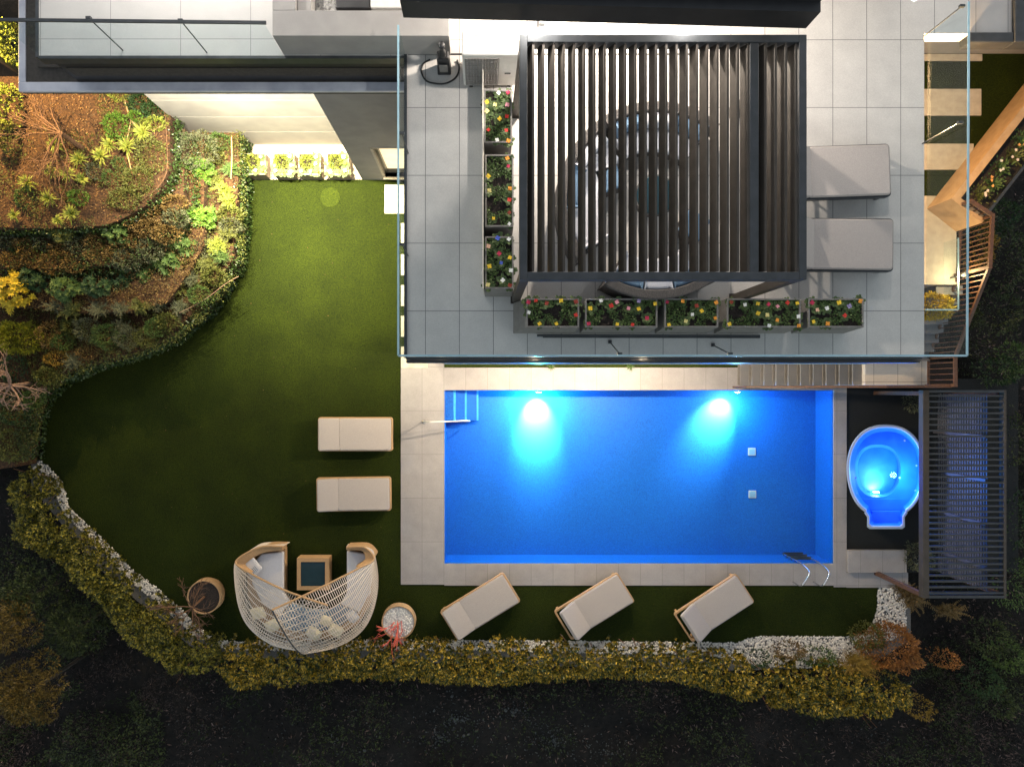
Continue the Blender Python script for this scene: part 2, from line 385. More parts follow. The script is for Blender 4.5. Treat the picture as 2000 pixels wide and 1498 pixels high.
for k, (x, y) in enumerate(((1468, 882), (1469, 965))):
    c = P(x, y, zf); t = thing("pool_drain", ["square white floor drain in the pool, the one nearer the house", "square white floor drain in the pool, the one farther from the house"][k], "drain", c, group="drains in the pool floor")
    MB().box(c.x - .11, c.x + .11, c.y - .11, c.y + .11, zf + .002, zf + .03).build("cover", M['white'], t, bevel=.01)
    g = MB()
    for q in range(5): g.box(c.x - .08, c.x + .08, c.y - .075 + q * .032, c.y - .06 + q * .032, zf + .03, zf + .035)
    g.build("grille", M['poolstrip'], t)
# pool lights on the north wall
for k, (x, en, cl, lab) in enumerate(((1052, 100, (.12, .78, 1), "bright white pool light on the wall nearest the house, left of the stairs"), (1441, 48, (.30, .65, 1), "dimmer pool light below the foot of the outdoor stairs"))):
    c = P(x, 762, -.35); y = a.y - .02
    t = thing("pool_light", lab, "pool light", (c.x, y, -.38), group="underwater pool lights")
    MB().lathe([(.0, .0), (.10, .0), (.10, .03), (.07, .035)]).build("bezel", M['steel'], t, smooth=True, local=True).rotation_euler = (R(90), 0, 0)
    em = mat("lamp_lens", (1, 1, 1), None, emit=(.8, .93, 1), es=40)
    o = MB().lathe([(.07, .036), (.04, .05), (.0, .055)]).build("lens", em, t, smooth=True, local=True); o.rotation_euler = (R(90), 0, 0)
    light("pool_light_beam", 'SPOT', (c.x, y - .08, -.48), en * (24 if k == 0 else 20), (.9, .97, 1), t, .05, (c.x - (.0 if k == 0 else .35), y - .78, -1.06), 70, 1)
    light("pool_light_wide", 'POINT', (c.x, y - .45, -.42), en * 1.9, cl, t, .12)
# ---- garden terraces
T1 = [(-120, 262)] + [(487, 262)] + [(488, 352), (484, 440), (476, 520), (438, 580), (398, 625), (348, 665), (288, 692), (198, 714), (138, 737), (98, 772), (80, 830), (70, 905), (-120, 930)]
def up(pts, z): return [P2(p[0], p[1], z) for p in pts]
struct(MB().prism(up(T1, 0), -2, .90).build("garden_bed", M['bedsoil']))
T2 = [(-150, 262), (400, 262), (400, 480), (372, 530), (330, 590), (250, 610), (150, 612), (60, 600), (-150, 600)]
struct(MB().prism(up(T2, 1.2), .90, 1.25).build("garden_bed", M['bedsoil']))
T3 = [(-150, 262), (372, 262), (370, 400), (350, 450), (300, 492), (240, 522), (120, 530), (-150, 528)]
struct(MB().prism(up(T3, 1.25), 1.25, 1.6).build("garden_bed", M['bedsoil']))
T4 = [(-150, 150), (300, 150), (333, 205), (330, 330), (312, 372), (285, 402), (245, 425), (205, 441), (100, 446), (-150, 443)]
struct(MB().prism(up(T4, 2.1), 1.6, 2.1).build("garden_bed", M['bedsoil']))
def wallleaves(name, label, pts, ztop, zbot, dens, L, m, jitter=.05):
    mb = MB()
    for i in range(len(pts) - 1):
        p = Vector((*P2(*pts[i], ztop), 0)); q = Vector((*P2(*pts[i + 1], ztop), 0)); ln = (q - p).length
        d = (q - p).normalized(); nrm = Vector((-d.y, d.x, 0))
        if nrm.dot(Vector((0, 0, 0)) - p) < 0: nrm = -nrm
        for _ in range(int(ln * (ztop - zbot + .3) * dens)):
            u = rnd(0, 1); zz = rnd(zbot, ztop + .04); off = rnd(.0, .09) + (.03 if zz < ztop else -rnd(0, .12))
            c = p + (q - p) * u + nrm * (off + jitter * noise.noise(Vector((p.x + u * ln, zz * 2, 1)))) + Vector((0, 0, zz))
            dd = (nrm * .6 + rdir() * .8 + Vector((0, 0, -.3))).normalized(); sd = dd.cross(rdir()).normalized()
            mb.leaf(c, dd, sd, L * rnd(.7, 1.2), L * .8, .1)
    return tag(mb.build(name, m), label, "ivy", kind="stuff")
ivy1 = [(463, 260), (464, 345), (461, 430), (453, 510), (416, 571), (374, 617), (322, 660), (262, 688), (170, 711), (104, 738), (64, 772), (44, 830), (38, 900)]
wallleaves("ivy", "dark glossy ivy hiding the low retaining wall beside the lawn", ivy1, .9, 0, 420, .07, LF['ivy'])
wallleaves("ivy", "ivy strip hanging down the edge of the highest garden bed", [(333, 205), (330, 330), (312, 372), (285, 402), (245, 425), (205, 441), (100, 446), (0, 443)], 2.1, 1.5, 420, .065, LF['ivy'])
wallleaves("ivy", "ivy on the wall between the upper beds and the bright broad leaved shrub", [(372, 262), (370, 400), (350, 450), (300, 492), (240, 522), (120, 530), (0, 528)], 1.6, .9, 380, .07, LF['ivy'])
# bark litter and twigs on the beds
lit = MB()
for _ in range(9000):
    x, y = rnd(-20, 470), rnd(170, 760); 
    w4 = up(T4, 2.1); p4 = P(x, y, 2.1); p1 = P(x, y, .9)
    if inpoly(p4.x, p4.y, w4): c = p4 + Vector((0, 0, .01))
    elif inpoly(p1.x, p1.y, up(T1, 0)) and not inpoly(*P2(x, y, 1.6), up(T3, 1.25)) and not inpoly(*P2(x, y, 1.25), up(T2, 1.2)): c = p1 + Vector((0, 0, .01))
    else: continue
    dd = Vector((rnd(-1, 1), rnd(-1, 1), rnd(0, .4))).normalized(); lit.leaf(c, dd, dd.cross(Vector((0, 0, 1))).normalized(), rnd(.03, .09), rnd(.01, .03))
tag(lit.build("bark_litter", LF['litter']), "chips and dry leaves strewn over the brown garden beds", "mulch", kind="stuff")

# ================================================================== HOUSE
hx0 = P(385, 0, .9).x                    # left end of the recessed wall
YR = P(0, 283, 0).y                      # recessed wall plane (6.73)
XB = P(708, 0, 0).x                      # corner of the block
XT0, XT1 = P(795, 0, ZT).x, P(1805, 0, ZT).x
YT0 = P(0, 697, ZT).y                    # terrace front edge
YT1 = P(0, 66, ZT).y
house = thing("house", "large modern pale rendered house with a raised stone terrace above the pool", "house", (0, 6, 0))
wl = MB()
wl.box(-9.0 + 1.3, XB, YR, YR + .3, -.3, 5.70)
wl.box(XB, P(900, 0, 0).x, YB, YB + .3, -.3, .30)
wx0 = P(727, 0, 2.6).x; wx1 = -1.45
wl.box(XB, wx0, YB, YB + .3, .30, 2.58); wl.box(wx1, P(900, 0, 0).x, YB, YB + .3, .30, 2.58)
wl.box(XB, P(900, 0, 0).x, YB, YB + .3, 2.58, 5.70)
wl.box(XB, XB + .3, YB + .3, YR, -.3, 5.70)
wl.box(-1.35, 7.65, .86, 1.1, 0.02, 6.68); wl.box(-1.35, -1.1, 1.1, YB, 0, 6.68); wl.box(7.4, 7.65, 1.1, 7.68, 0, 6.68)
wl.box(7.4, 13.5, 7.68, 7.9, 0, 6.1)
wl.box(-1.3, 7.4, 7.05, 7.3, 6.985, 9.97); wl.box(-8.0, -1.4, 9.05, 9.3, 6.985, 9.97)
wl.build("wall", M['render'], house)
gr = MB()
for k in range(5):
    gr.box(-7.69, XB - .01, YR - .004, YR, .95 + k * 1.02, .965 + k * 1.02)
gr.build("wall_joint", M['wallline'], house)
# slab ledge with zinc coping below the balcony
XL = P(36, 0, 5.87).x
lg = MB(); lg.box(XL + .15, -1.35, 5.93, 12, 5.70, 5.86); lg.box(XL, -1.36, YB + .0, 5.93, 5.70, 5.80); lg.build("ledge", M['fascia'], house)
cp = MB(); cp.box(XL, -1.36, YB - .02, YB + .16, 5.80, 5.875); cp.box(XL, XL + .14, YB + .16, 12, 5.80, 5.875)
cp.build("coping", M['zinc'], house, bevel=.01)
YF = P(0, 110, ZT).y; XF = P(76, 0, ZT).x
fs = MB(); fs.box(XF + .05, -1.36, YF + .05, 11, 5.86, 6.80); fs.build("fascia", M['black'], house)
fb = MB(); fb.box(XF + .15, -1.37, YF + .035, YF + .05, 6.10, 6.42); fb.box(XF - .7, XF - .02, 6.2, 11, 5.861, 5.90); fb.build("fascia_band", M['fascia'], house)
bf = MB(); bf.box(XF, -1.38, YF, 11, 6.80, ZT); bf.build("balcony_floor", M['balcony'], house)
be = MB(); be.box(XF - .05, XF, YF - .03, 11, 6.72, ZT + .02); be.box(XF, -1.36, YF - .05, YF, 6.78, ZT + .012); be.build("floor_edge", M['alu'], house)
# terrace floor
tf = MB(); tf.box(XT0, XT1, YT0, YT1, 6.68, ZT); tf.box(P(1567, 0, ZT).x, P(1895, 0, ZT).x, YT1, 12, 6.68, ZT - .004); tf.box(-1.33, P(1567, 0, ZT).x, YT1, 12, 6.68, ZT - .004)
tf.build("terrace_floor", M['terrace'], house)
# drain channel at the back of the terrace
dc = MB(); dc.box(XT0 + .02, P(1360, 0, ZT).x, P(0, 108.5, ZT).y, P(0, 105, ZT).y, ZT + .001, ZT + .004); dc.build("drain_channel", M['black'], house)
# cassette profiles hanging on the terrace front, and a profile whose blue stands in for reflected pool light
cs = MB()
for k, (ya, yb) in enumerate(((698.5, 702), (703, 705.5), (706, 708.5))):
    cs.box(P(792, 0, 6.95).x, P(1803, 0, 6.95).x, P(0, yb, 6.9).y, P(0, ya, 6.9).y, 6.6, 6.93 - k * .03)
cs.build("awning_cassette", M['alu'], house, bevel=.008)
ll = MB(); ll.box(P(868, 0, 6.4).x, P(1692, 0, 6.4).x, P(0, 711.5, 6.4).y, P(0, 709, 6.4).y, 6.35, 6.42); ll.build("pool_glint_profile", M['glassedge'], house)
ed = MB(); ed.box(XT0 - .05, XT0, YT0 - .02, YT1, 6.7, ZT + .03); ed.build("terrace_edge", M['alu'], house)
# parapet block left of the terrace
pz = 7.66
bl = MB(); by = P(0, 108, ZT).y
bl.box(P(532, 0, pz).x, P(877, 0, pz).x, by, P(0, 21, pz).y, ZT, pz)
bl.box(P(532, 0, pz).x, P(577, 0, pz).x, P(0, 21, pz).y, 12, ZT, pz)
bl.box(P(577, 0, pz).x + .002, P(605, 0, pz).x, P(0, 21, pz).y + .002, 12, ZT, pz - .1)
bl.build("parapet", M['render'], house, bevel=.008)
mats_ = MB(); mats_.box(P(725, 0, 7.3).x, P(800, 0, 7.3).x, P(0, 22, 7.3).y, P(0, -30, 7.3).y, ZT, 7.4); mats_.build("roof_box", M['white'], house, bevel=.02)
# black canopy roof above
cz = 10.4; c0 = P(781, 0, cz).x; c1 = P(1603, 0, cz).x
cn = MB(); ya, yb = P(0, 2, cz).y, P(0, 24, cz).y
cn.hexa([(c0, ya, 9.98), (c1, yb, 9.98), (c1, 12, 9.98), (c0, 12, 9.98)], [(c0, ya, cz), (c1, yb, cz), (c1, 12, cz), (c0, 12, cz)])
cn.hexa([(c0 - .15, ya + .12, cz), (c1 + .0, yb + .14, cz), (c1 + .0, 12, cz), (c0 - .15, 12, cz)], [(c0 - .15, ya + .12, cz + .12), (c1, yb + .14, cz + .12), (c1, 12, cz + .12), (c0 - .15, 12, cz + .12)])
cn.build("canopy", M['black'], house)
# upper east roof with dark frame
er = MB(); ez = 6.3
er.box(P(1895, 0, ez).x, P(1976, 0, ez).x, P(0, 66, ez).y, 13, ez - .1, ez); er.build("side_roof", M['terrace'], house)
ef = MB(); ef.box(P(1976, 0, ez).x, P(2040, 0, ez).x, P(0, 86, ez).y, 13, ez - .25, ez + .08); ef.box(P(1890, 0, ez).x, P(1976, 0, ez).x, P(0, 86, ez).y, P(0, 66, ez).y, ez - .25, ez + .06)
ef.build("side_roof_frame", M['alu'], house, bevel=.02)
# window in the block wall
wf = MB()
wf.box(wx0, wx0 + .07, YB + .1, YB + .28, .30, 2.58); wf.box(wx0 + .07, wx1, YB + .1, YB + .28, .30, .38); wf.box(wx0 + .07, wx1, YB + .1, YB + .28, 2.50, 2.58)
wn_ = wf.build("window", M['alu'], house)
wg = mat("lit_room", (.8, .7, .5), (.9, .8, .6), 3, emit=(1, .78, .45), es=.34)
MB().box(wx0 + .07, wx1, YB + .2, YB + .215, .38, 2.50).build("pane", wg, wn_)
MB().box(wx0 - .05, wx1, YB - .06, YB + .1, .24, .30).build("sill", M['pave'], house)
rv = MB(); rv.box(wx0 - .06, wx0, YB - .012, YB, .24, 2.62); rv.box(wx0 - .06, wx1, YB - .012, YB, 2.58, 2.64); rv.build("window_trim", M['pave'], house)
# pale paving strip in front of the recessed wall
pv = MB(); pv.box(P(487, 0, 0).x, XB, YB + .01, YR, -.3, .012); struct(pv.build("paving", M['pave']))

# stepping stones
def stone(x0, y0, x1, y1, z, label, group):
    p = P(x0, y0, z); q = P(x1, y1, z); c = ((p.x + q.x) / 2, (p.y + q.y) / 2, z - .05)
    t = MB().box(p.x, q.x, q.y, p.y, z - .06, z)
    o = t.build("stepping_stone", M['pave'], bevel=.006); return tag(o, label, "stepping stone", group)
sg = "stepping stones along the foot of the house"
for k, (ya_, yb_) in enumerate(((361, 417.5), (436, 478), (497, 538), (557, 598), (617, 658), (677, 719))):
    stone(751 if k == 0 else 783, ya_, 835, yb_, .03, "pale square slab in the lawn in front of the lit window" if k == 0 else "pale stepping slab, %s from the lit window, half under the terrace edge" % ORD[k], sg)
# ================================================================== EAST SIDE (mid level 3.3)
ZM = 3.3
em_ = MB(); em_.prism(up([(1594, 60), (2100, 60), (2100, 100), (1900, 360), (1870, 440), (1594, 440)], ZM), 0, ZM - .01); struct(em_.build("side_lawn", M['lawn']))
for k, (x0, y0, x1, y1) in enumerate(((1790, 106, 1919, 119), (1790, 174, 1917, 226), (1790, 281, 1902, 332))):
    stone(x0, y0, x1, y1, ZM + .02, ["narrow pale slab nearest the brown wall on the side lawn", "long pale slab in the middle of the side lawn", "pale slab in the side lawn closest to the amber wall"][k], "slabs across the side lawn")
lp = MB(); lp.prism(up([(1594, 383), (1830, 383), (1868, 440), (1868, 556), (1594, 556)], ZM), 0, ZM); struct(lp.build("landing", M['pave']))
# amber diagonal planter wall with flower bed behind
aw = thing("retaining_wall", "long slanting amber lit wall holding a narrow flower bed", "wall", P(1900, 330, ZM))
o1 = [P2(1810, 408, ZM), P2(2080, 62, ZM)]
d = Vector((o1[1][0] - o1[0][0], o1[1][1] - o1[0][1], 0)).normalized(); nn = Vector((d.y, -d.x, 0))
A0 = Vector((*o1[0], 0)); B0 = Vector((*o1[1], 0))
wlm = mat("ochre_render", (.42, .26, .13), (.50, .32, .17), 6, .85, .1)
def obox(mb, A, B, n_, t0, t1, zb, zt):
    mb.hexa([tuple((A + n_ * t0)[:2]) + (zb,), tuple((B + n_ * t0)[:2]) + (zb,), tuple((B + n_ * t1)[:2]) + (zb,), tuple((A + n_ * t1)[:2]) + (zb,)],
            [tuple((A + n_ * t0)[:2]) + (zt,), tuple((B + n_ * t0)[:2]) + (zt,), tuple((B + n_ * t1)[:2]) + (zt,), tuple((A + n_ * t1)[:2]) + (zt,)])
m_ = MB(); obox(m_, A0, B0, nn, 0, .16, 2.2, 4.15); obox(m_, A0, A0 + d * .14, nn, .16, .85, 2.2, 4.15); m_.build("wall_face", wlm, aw)
m_ = MB(); obox(m_, A0 + d * .14, B0, nn, .16, .80, 2.2, 4.02); m_.build("soil", M['soil'], aw)
m_ = MB(); obox(m_, A0 + d * .14, B0, nn, .80, .86, 2.0, 4.12); m_.build("outer_edge", M['alu'], aw)
# flower plants of the bed
for k in range(11):
    q = A0 + d * (.5 + k * .36) + nn * (.44 + .08 * (k % 2)); c = Vector((q.x, q.y, 4.02)); mb = MB()
    for _ in range(150):
        a_ = rnd(0, 6.28); r_ = abs(random.gauss(0, .10)); dd = Vector((math.cos(a_), math.sin(a_), rnd(.2, 1))).normalized()
        mb.leaf(c + Vector((math.cos(a_) * r_, math.sin(a_) * r_, rnd(.02, .14))), dd, dd.cross(Vector((0, 0, 1))).normalized(), rnd(.05, .10), rnd(.03, .05), .15)
    bt = thing("bedding_plant", "%s leafy flowering plant from the lower end of the slanting wall bed" % ORD[k], "plant", c, group="flowering plants in the slanting wall bed")
    mb.build("leaves", LF['mid'] if k % 3 else LF['olive'], bt)
    fl = MB()
    for _ in range(3):
        cc = c + Vector((rnd(-.13, .13), rnd(-.13, .13), .17))
        for j in range(5):
            an = j * 1.257 + rnd(0, 1); dd = Vector((math.cos(an), math.sin(an), .25)); fl.leaf(cc, dd.normalized(), Vector((-math.sin(an), math.cos(an), 0)), .04, .035)
    fl.build("flowers", mat("bed_flower", *(((.7, .55, .4), (.75, .6, .5)), ((.7, .3, .08), (.8, .4, .1)), ((.65, .6, .5), (.7, .65, .5)))[k % 3]), bt)
# stairs (upper flight, north-south) and lower flight (east-west)
sx0, sx1 = 10.5, 11.12
us = MB()
ZL = 1.75; yy0 = P(0, 556, ZM).y; yy1 = .72
for k in range(8):
    zz = ZM - (k + 1) * (ZM - ZL) / 9; ya_ = yy0 - k * (yy0 - yy1) / 8; us.box(sx0, sx1, ya_ - (yy0 - yy1) / 8, ya_, 0, zz)
struct(us.build("upper_stairs", M['stair']))
ld = MB(); ld.box(P(1690, 0, ZL).x, P(1811, 0, ZL).x, P(0, 752, ZL).y, .72, 0, ZL); struct(ld.build("stair_landing", M['terrace']))
ls = MB(); lsd = MB(); n_st = 10; xa, xb = P(1440, 0, 0).x, P(1690, 0, ZL).x
for k in range(n_st):
    zz = (k + 1) * ZL / (n_st + 1); x0 = xa + k * (xb - xa) / n_st; ls.box(x0 + .035, x0 + (xb - xa) / n_st, .115, .72, zz - .06, zz); lsd.box(x0, x0 + (xb - xa) / n_st, .12, .715, 0, zz - .13)
struct(ls.build("lower_stairs", M['stair'])); struct(lsd.build("stair_base", M['planter']))
tr_ = MB(); tr_.box(7.65, 10.49, .73, 2.38, 0, 2.1); tr_.box(P(1811, 0, ZL).x + .002, 12.2, .1, .74, -.2, 1.2); tr_.box(11.13, 11.3, .75, 2.6, 0, 1.6); struct(tr_.build("planting_bed", M['soil']))
def railing(name, label, pts, hgt, nb, mats, post=.07, rail=.075, skip=()):
    t = thing(name, label, "railing", pts[0])
    hr = MB(); br = MB()
    for i in range(len(pts) - 1):
        p, q = Vector(pts[i]), Vector(pts[i + 1]); u_ = Vector((0, 0, hgt)); l_ = Vector((0, 0, .1))
        MB().bar(p + u_, q + u_, rail, .05).build("handrail", mats, t)
        MB().bar(p + l_, q + l_, .05, .04).build("bottom_rail", mats, t)
        for k in range(1, nb[i] + 1):
            c = p + (q - p) * k / (nb[i] + 1); br = MB(); br.bar(c + l_, c + u_ - Vector((0, 0, .025)), .022, .022); br.build("baluster", mats, t)
    for i, p in enumerate(pts):
        p = Vector(p); MB().bar(p - Vector((0, 0, .05)), p + Vector((0, 0, hgt + .03)), post, post).build("post", mats, t)
    return t
def V3(px, py, z): return tuple(P(px, py, z))
railing("wooden_railing", "brown wooden railing bending around the upper landing and down the steps", [V3(1832, 418, ZM), V3(1871, 444, ZM), V3(1866, 538, ZM), (11.13, .78, ZL), (11.13, .10, ZL)], 1.1, [3, 9, 15, 4], M['wood'])
railing("stair_railing", "thin brown railing running along the pool side of the outdoor stairs", [(P(1432, 0, 0).x, .07, .02), (P(1690, 0, ZL).x, .07, ZL), (11.10, .07, ZL)], .95, [14, 8], M['wood'], .05, .05)
# ================================================================== GLASS RAILINGS
def glassrail(label, runs, hgt, posts, cat="glass railing"):
    t = thing("glass_railing", label, cat, runs[0][0])
    for (p, q) in runs:
        p = Vector(p); q = Vector(q); n_ = max(1, round((q - p).length / 1.8)); d_ = (q - p) / n_
        for k in range(n_):
            g = d_.normalized() * .004; a_, b__ = p + d_ * k + g, p + d_ * (k + 1) - g
            m_ = MB(); m_.bar(a_ + Vector((0, 0, hgt / 2)), b__ + Vector((0, 0, hgt / 2)), .016, hgt - .02); m_.build("pane", M['glass'], t)
        m_ = MB(); m_.bar(p + Vector((0, 0, hgt)), q + Vector((0, 0, hgt)), .032, .014); m_.build("top_edge", M['glassedge'] if cat else M['alu'], t)
    for (p, lean) in posts:
        p = Vector(p); m_ = MB(); m_.tube([p, p + Vector((lean[0], lean[1], hgt * .93))], .011, 6); m_.box(p.x + lean[0] - .04, p.x + lean[0] + .04, p.y + lean[1] - .02, p.y + lean[1] + .02, p.z + hgt * .90, p.z + hgt * .95); (m_.box(p.x - .03, p.x + .03, p.y - .03, p.y + .03, p.z, p.z + .025) if lean[0] else None); m_.build("support_rod", M['alu'], t)
    return t
z = ZT
glassrail("frameless glass railing around the front and both sides of the stone terrace",
          [((XT0 - .03, YT1 - .4, z), (XT0 - .03, YT0 - .03, z)), ((XT0 - .03, YT0 - .03, z), (XT1 + .03, YT0 - .03, z)), ((XT1 + .03, YT0 - .03, z), (XT1 + .06, YT1 - .02, z))], 1.07,
          [((XT0 + .02, P(0, 300, z).y, z), (0, 0)), ((XT0 + .02, P(0, 500, z).y, z), (0, 0)), ((XT1 - .03, P(0, 281, z).y, z), (0, 0)), ((XT1, YT1 - .05, z), (0, 0)),
           ((P(1191, 0, z).x, P(0, 668, z).y, z), tuple((P(1210, 691, z + .98) - P(1191, 668, z))[:2])), ((P(1392, 0, z).x, P(0, 674, z).y, z), tuple((P(1425, 691, z + .98) - P(1392, 674, z))[:2]))])
t = glassrail("glass balcony railing with a dark top rail above the black fascia",
          [((XF, YF + .02, z), (P(556, 0, ZT).x, YF - .03, z))], 1.18, [((P(240, 0, z).x, YF + .1, z), (0, 0)), ((P(404, 0, z).x, YF + .06, z), (0, 0))])
MB().bar((XF - .1, YF + .02, z + 1.2), (P(560, 0, ZT).x, YF - .03, z + 1.2), .05, .03).build("top_rail", M['alu'], t)
glassrail("small glass barrier at the top of the steps around the yellow shrub", [(V3(1843, 474, ZM), V3(1843, 610, ZM)), (V3(1843, 610, ZM), V3(1780, 610, ZM))], .5, [])
# ================================================================== LOUVRED PERGOLA ON THE TERRACE
pgz = 9.64                                # top of the pergola frame
def pg(px, py): v = P(px, py, pgz); return v.x, v.y
x0, y0 = pg(1015, 68); x1, y1 = pg(1576, 546)
gt = thing("louvred_pergola", "dark louvred roof pergola standing over the round sofa on the terrace", "pergola", (x0, y1, ZT))
bh = .22; bw = .105
m_ = MB(); m_.box(x0, x0 + bw, y1, y0, pgz - bh, pgz); m_.build("side_beam", M['alu'], gt, bevel=.006)
m_ = MB(); m_.box(x1 - bw, x1, y1, y0, pgz - bh, pgz); m_.build("side_beam", M['alu'], gt, bevel=.006)
for ya_ in (y0 - bw, y1):
    m_ = MB(); m_.box(x0 + bw, x1 - bw, ya_, ya_ + bw, pgz - bh, pgz - .002); m_.build("end_beam", M['alu'], gt, bevel=.006)
m_ = MB(); xc = P(1474, 0, pgz).x; m_.box(xc - .06, xc + .06, y1 + bw, y0 - bw, pgz - .16, pgz - .01); m_.build("centre_beam", M['alu'], gt, bevel=.006)
def slat(x):
    m_ = MB(); w2, h2 = .046, .06
    y_0, y_1 = y1 + bw + .012, y0 - bw - .012; zc = pgz - .085
    m_.hexa([(x - w2, y_0, zc - h2), (x - w2 + .022, y_0, zc - h2 - .004), (x - w2 + .022, y_1, zc - h2 - .004), (x - w2, y_1, zc - h2)],
            [(x + w2 - .03, y_0, zc + h2), (x + w2, y_0, zc + h2 - .004), (x + w2, y_1, zc + h2 - .004), (x + w2 - .03, y_1, zc + h2)])
    m_.box(x + w2 - .03, x + w2, y_0, y_1, zc + h2 - .002, zc + h2 + .008)
    m_.build("louvre", M['slat'], gt)
pit = 20.05
for k in range(22): slat(P(1037.5 + k * pit, 0, pgz).x)
for k in range(4): slat(P(1492 + k * pit, 0, pgz).x)
for (xx, yy) in ((x0 + .07, y0 - .07), (x1 - .07, y0 - .07), (x0 + .07, y1 + .07), (x1 - .07, y1 + .07)):
    m_ = MB(); m_.box(xx - .065, xx + .065, yy - .065, yy + .065, ZT + .012, pgz - bh); m_.box(xx - .09, xx + .09, yy - .09, yy + .09, ZT + .001, ZT + .012); m_.build("post", M['slat'], gt)
# ================================================================== ROUND SOFA UNDER THE PERGOLA
RC = P(1277, 397, ZT + .5); rcx, rcy = RC.x, RC.y
def arc_solid(mb, r0, r1, a0, a1, zb, zt, n=26, cx=None, cy=None):
    cx = rcx if cx is None else cx; cy = rcy if cy is None else cy; b = len(mb.v)
    for i in range(n + 1):
        a_ = R(a0 + (a1 - a0) * i / n); c_, s_ = math.cos(a_), math.sin(a_)
        for (r_, z_) in ((r0, zb), (r1, zb), (r1, zt), (r0, zt)): mb.v.append((cx + r_ * c_, cy + r_ * s_, z_))
    for i in range(n):
        q = b + i * 4
        for j in range(4): mb.f.append((q + j, q + 4 + j, q + 4 + (j + 1) % 4, q + (j + 1) % 4))
    mb.f.append((b + 3, b + 2, b + 1, b)); e_ = b + n * 4; mb.f.append((e_, e_ + 1, e_ + 2, e_ + 3)); return mb
segs = [("on the north side near the house", 52, 121), ("on the west side near the flower boxes", 126, 216), ("on the south side, its back edge sticking out past the pergola", 240, 303)]
for k, (lab, a0, a1) in enumerate(segs):
    am = R((a0 + a1) / 2)
    t = thing("curved_sofa", "dark wicker curved sofa " + lab, "sofa", (rcx + 1.3 * math.cos(am), rcy + 1.3 * math.sin(am), ZT), group="curved sofas round the terrace table")
    arc_solid(MB(), .95, 1.62, a0, a1, ZT + .04, ZT + .27).build("base", M['wicker'], t)
    m_ = MB(); arc_solid(m_, 1.50, 1.66, a0 - 2, a1 + 2, ZT + .04, ZT + .70); m_.build("backrest", M['wicker'], t, bevel=.02)
    arc_solid(MB(), .93, 1.30, a0 + 1, a1 - 1, ZT + .27, ZT + .42).build("seat_cushion", M['linen'], t, bevel=.04)
    for q in range(3):
        s0 = a0 + 2 + q * (a1 - a0 - 4) / 3; m_ = MB(); arc_solid(m_, 1.31, 1.49, s0 + .6, s0 + (a1 - a0 - 4) / 3 - .6, ZT + .30, ZT + .66, 8); m_.build("back_cushion", M['linen'] if (q + k) % 2 else M['bluefab'], t, bevel=.04)
t = thing("round_table", "round wicker table with a dark top in the middle of the curved sofas", "table", (rcx + .05, rcy + .15, ZT))
MB().lathe([(0, ZT + .02), (.28, ZT + .02), (.31, ZT + .36), (.36, ZT + .40), (.36, ZT + .43), (0, ZT + .43)], rcx + .05, rcy + .15).build("base", M['wicker'], t, smooth=False)
MB().lathe([(.33, ZT + .432), (.33, ZT + .442), (0, ZT + .442)], rcx + .05, rcy + .15).build("top", M['teal'], t)
for k, (dx, dy, lab) in enumerate(((-.75, .45, "low square wicker stool left of the round table"), (.72, -.35, "low square wicker stool right of the round table"))):
    t = thing("wicker_stool", lab, "stool", (rcx + dx, rcy + dy, ZT), R(20 + 40 * k), group="wicker stools")
    MB().box(-.22, .22, -.22, .22, .01, .34).build("frame", M['wicker'], t, local=True, bevel=.02)
    MB().box(-.21, .21, -.21, .21, .342, .42).build("cushion", M['bluefab'], t, local=True, bevel=.03)
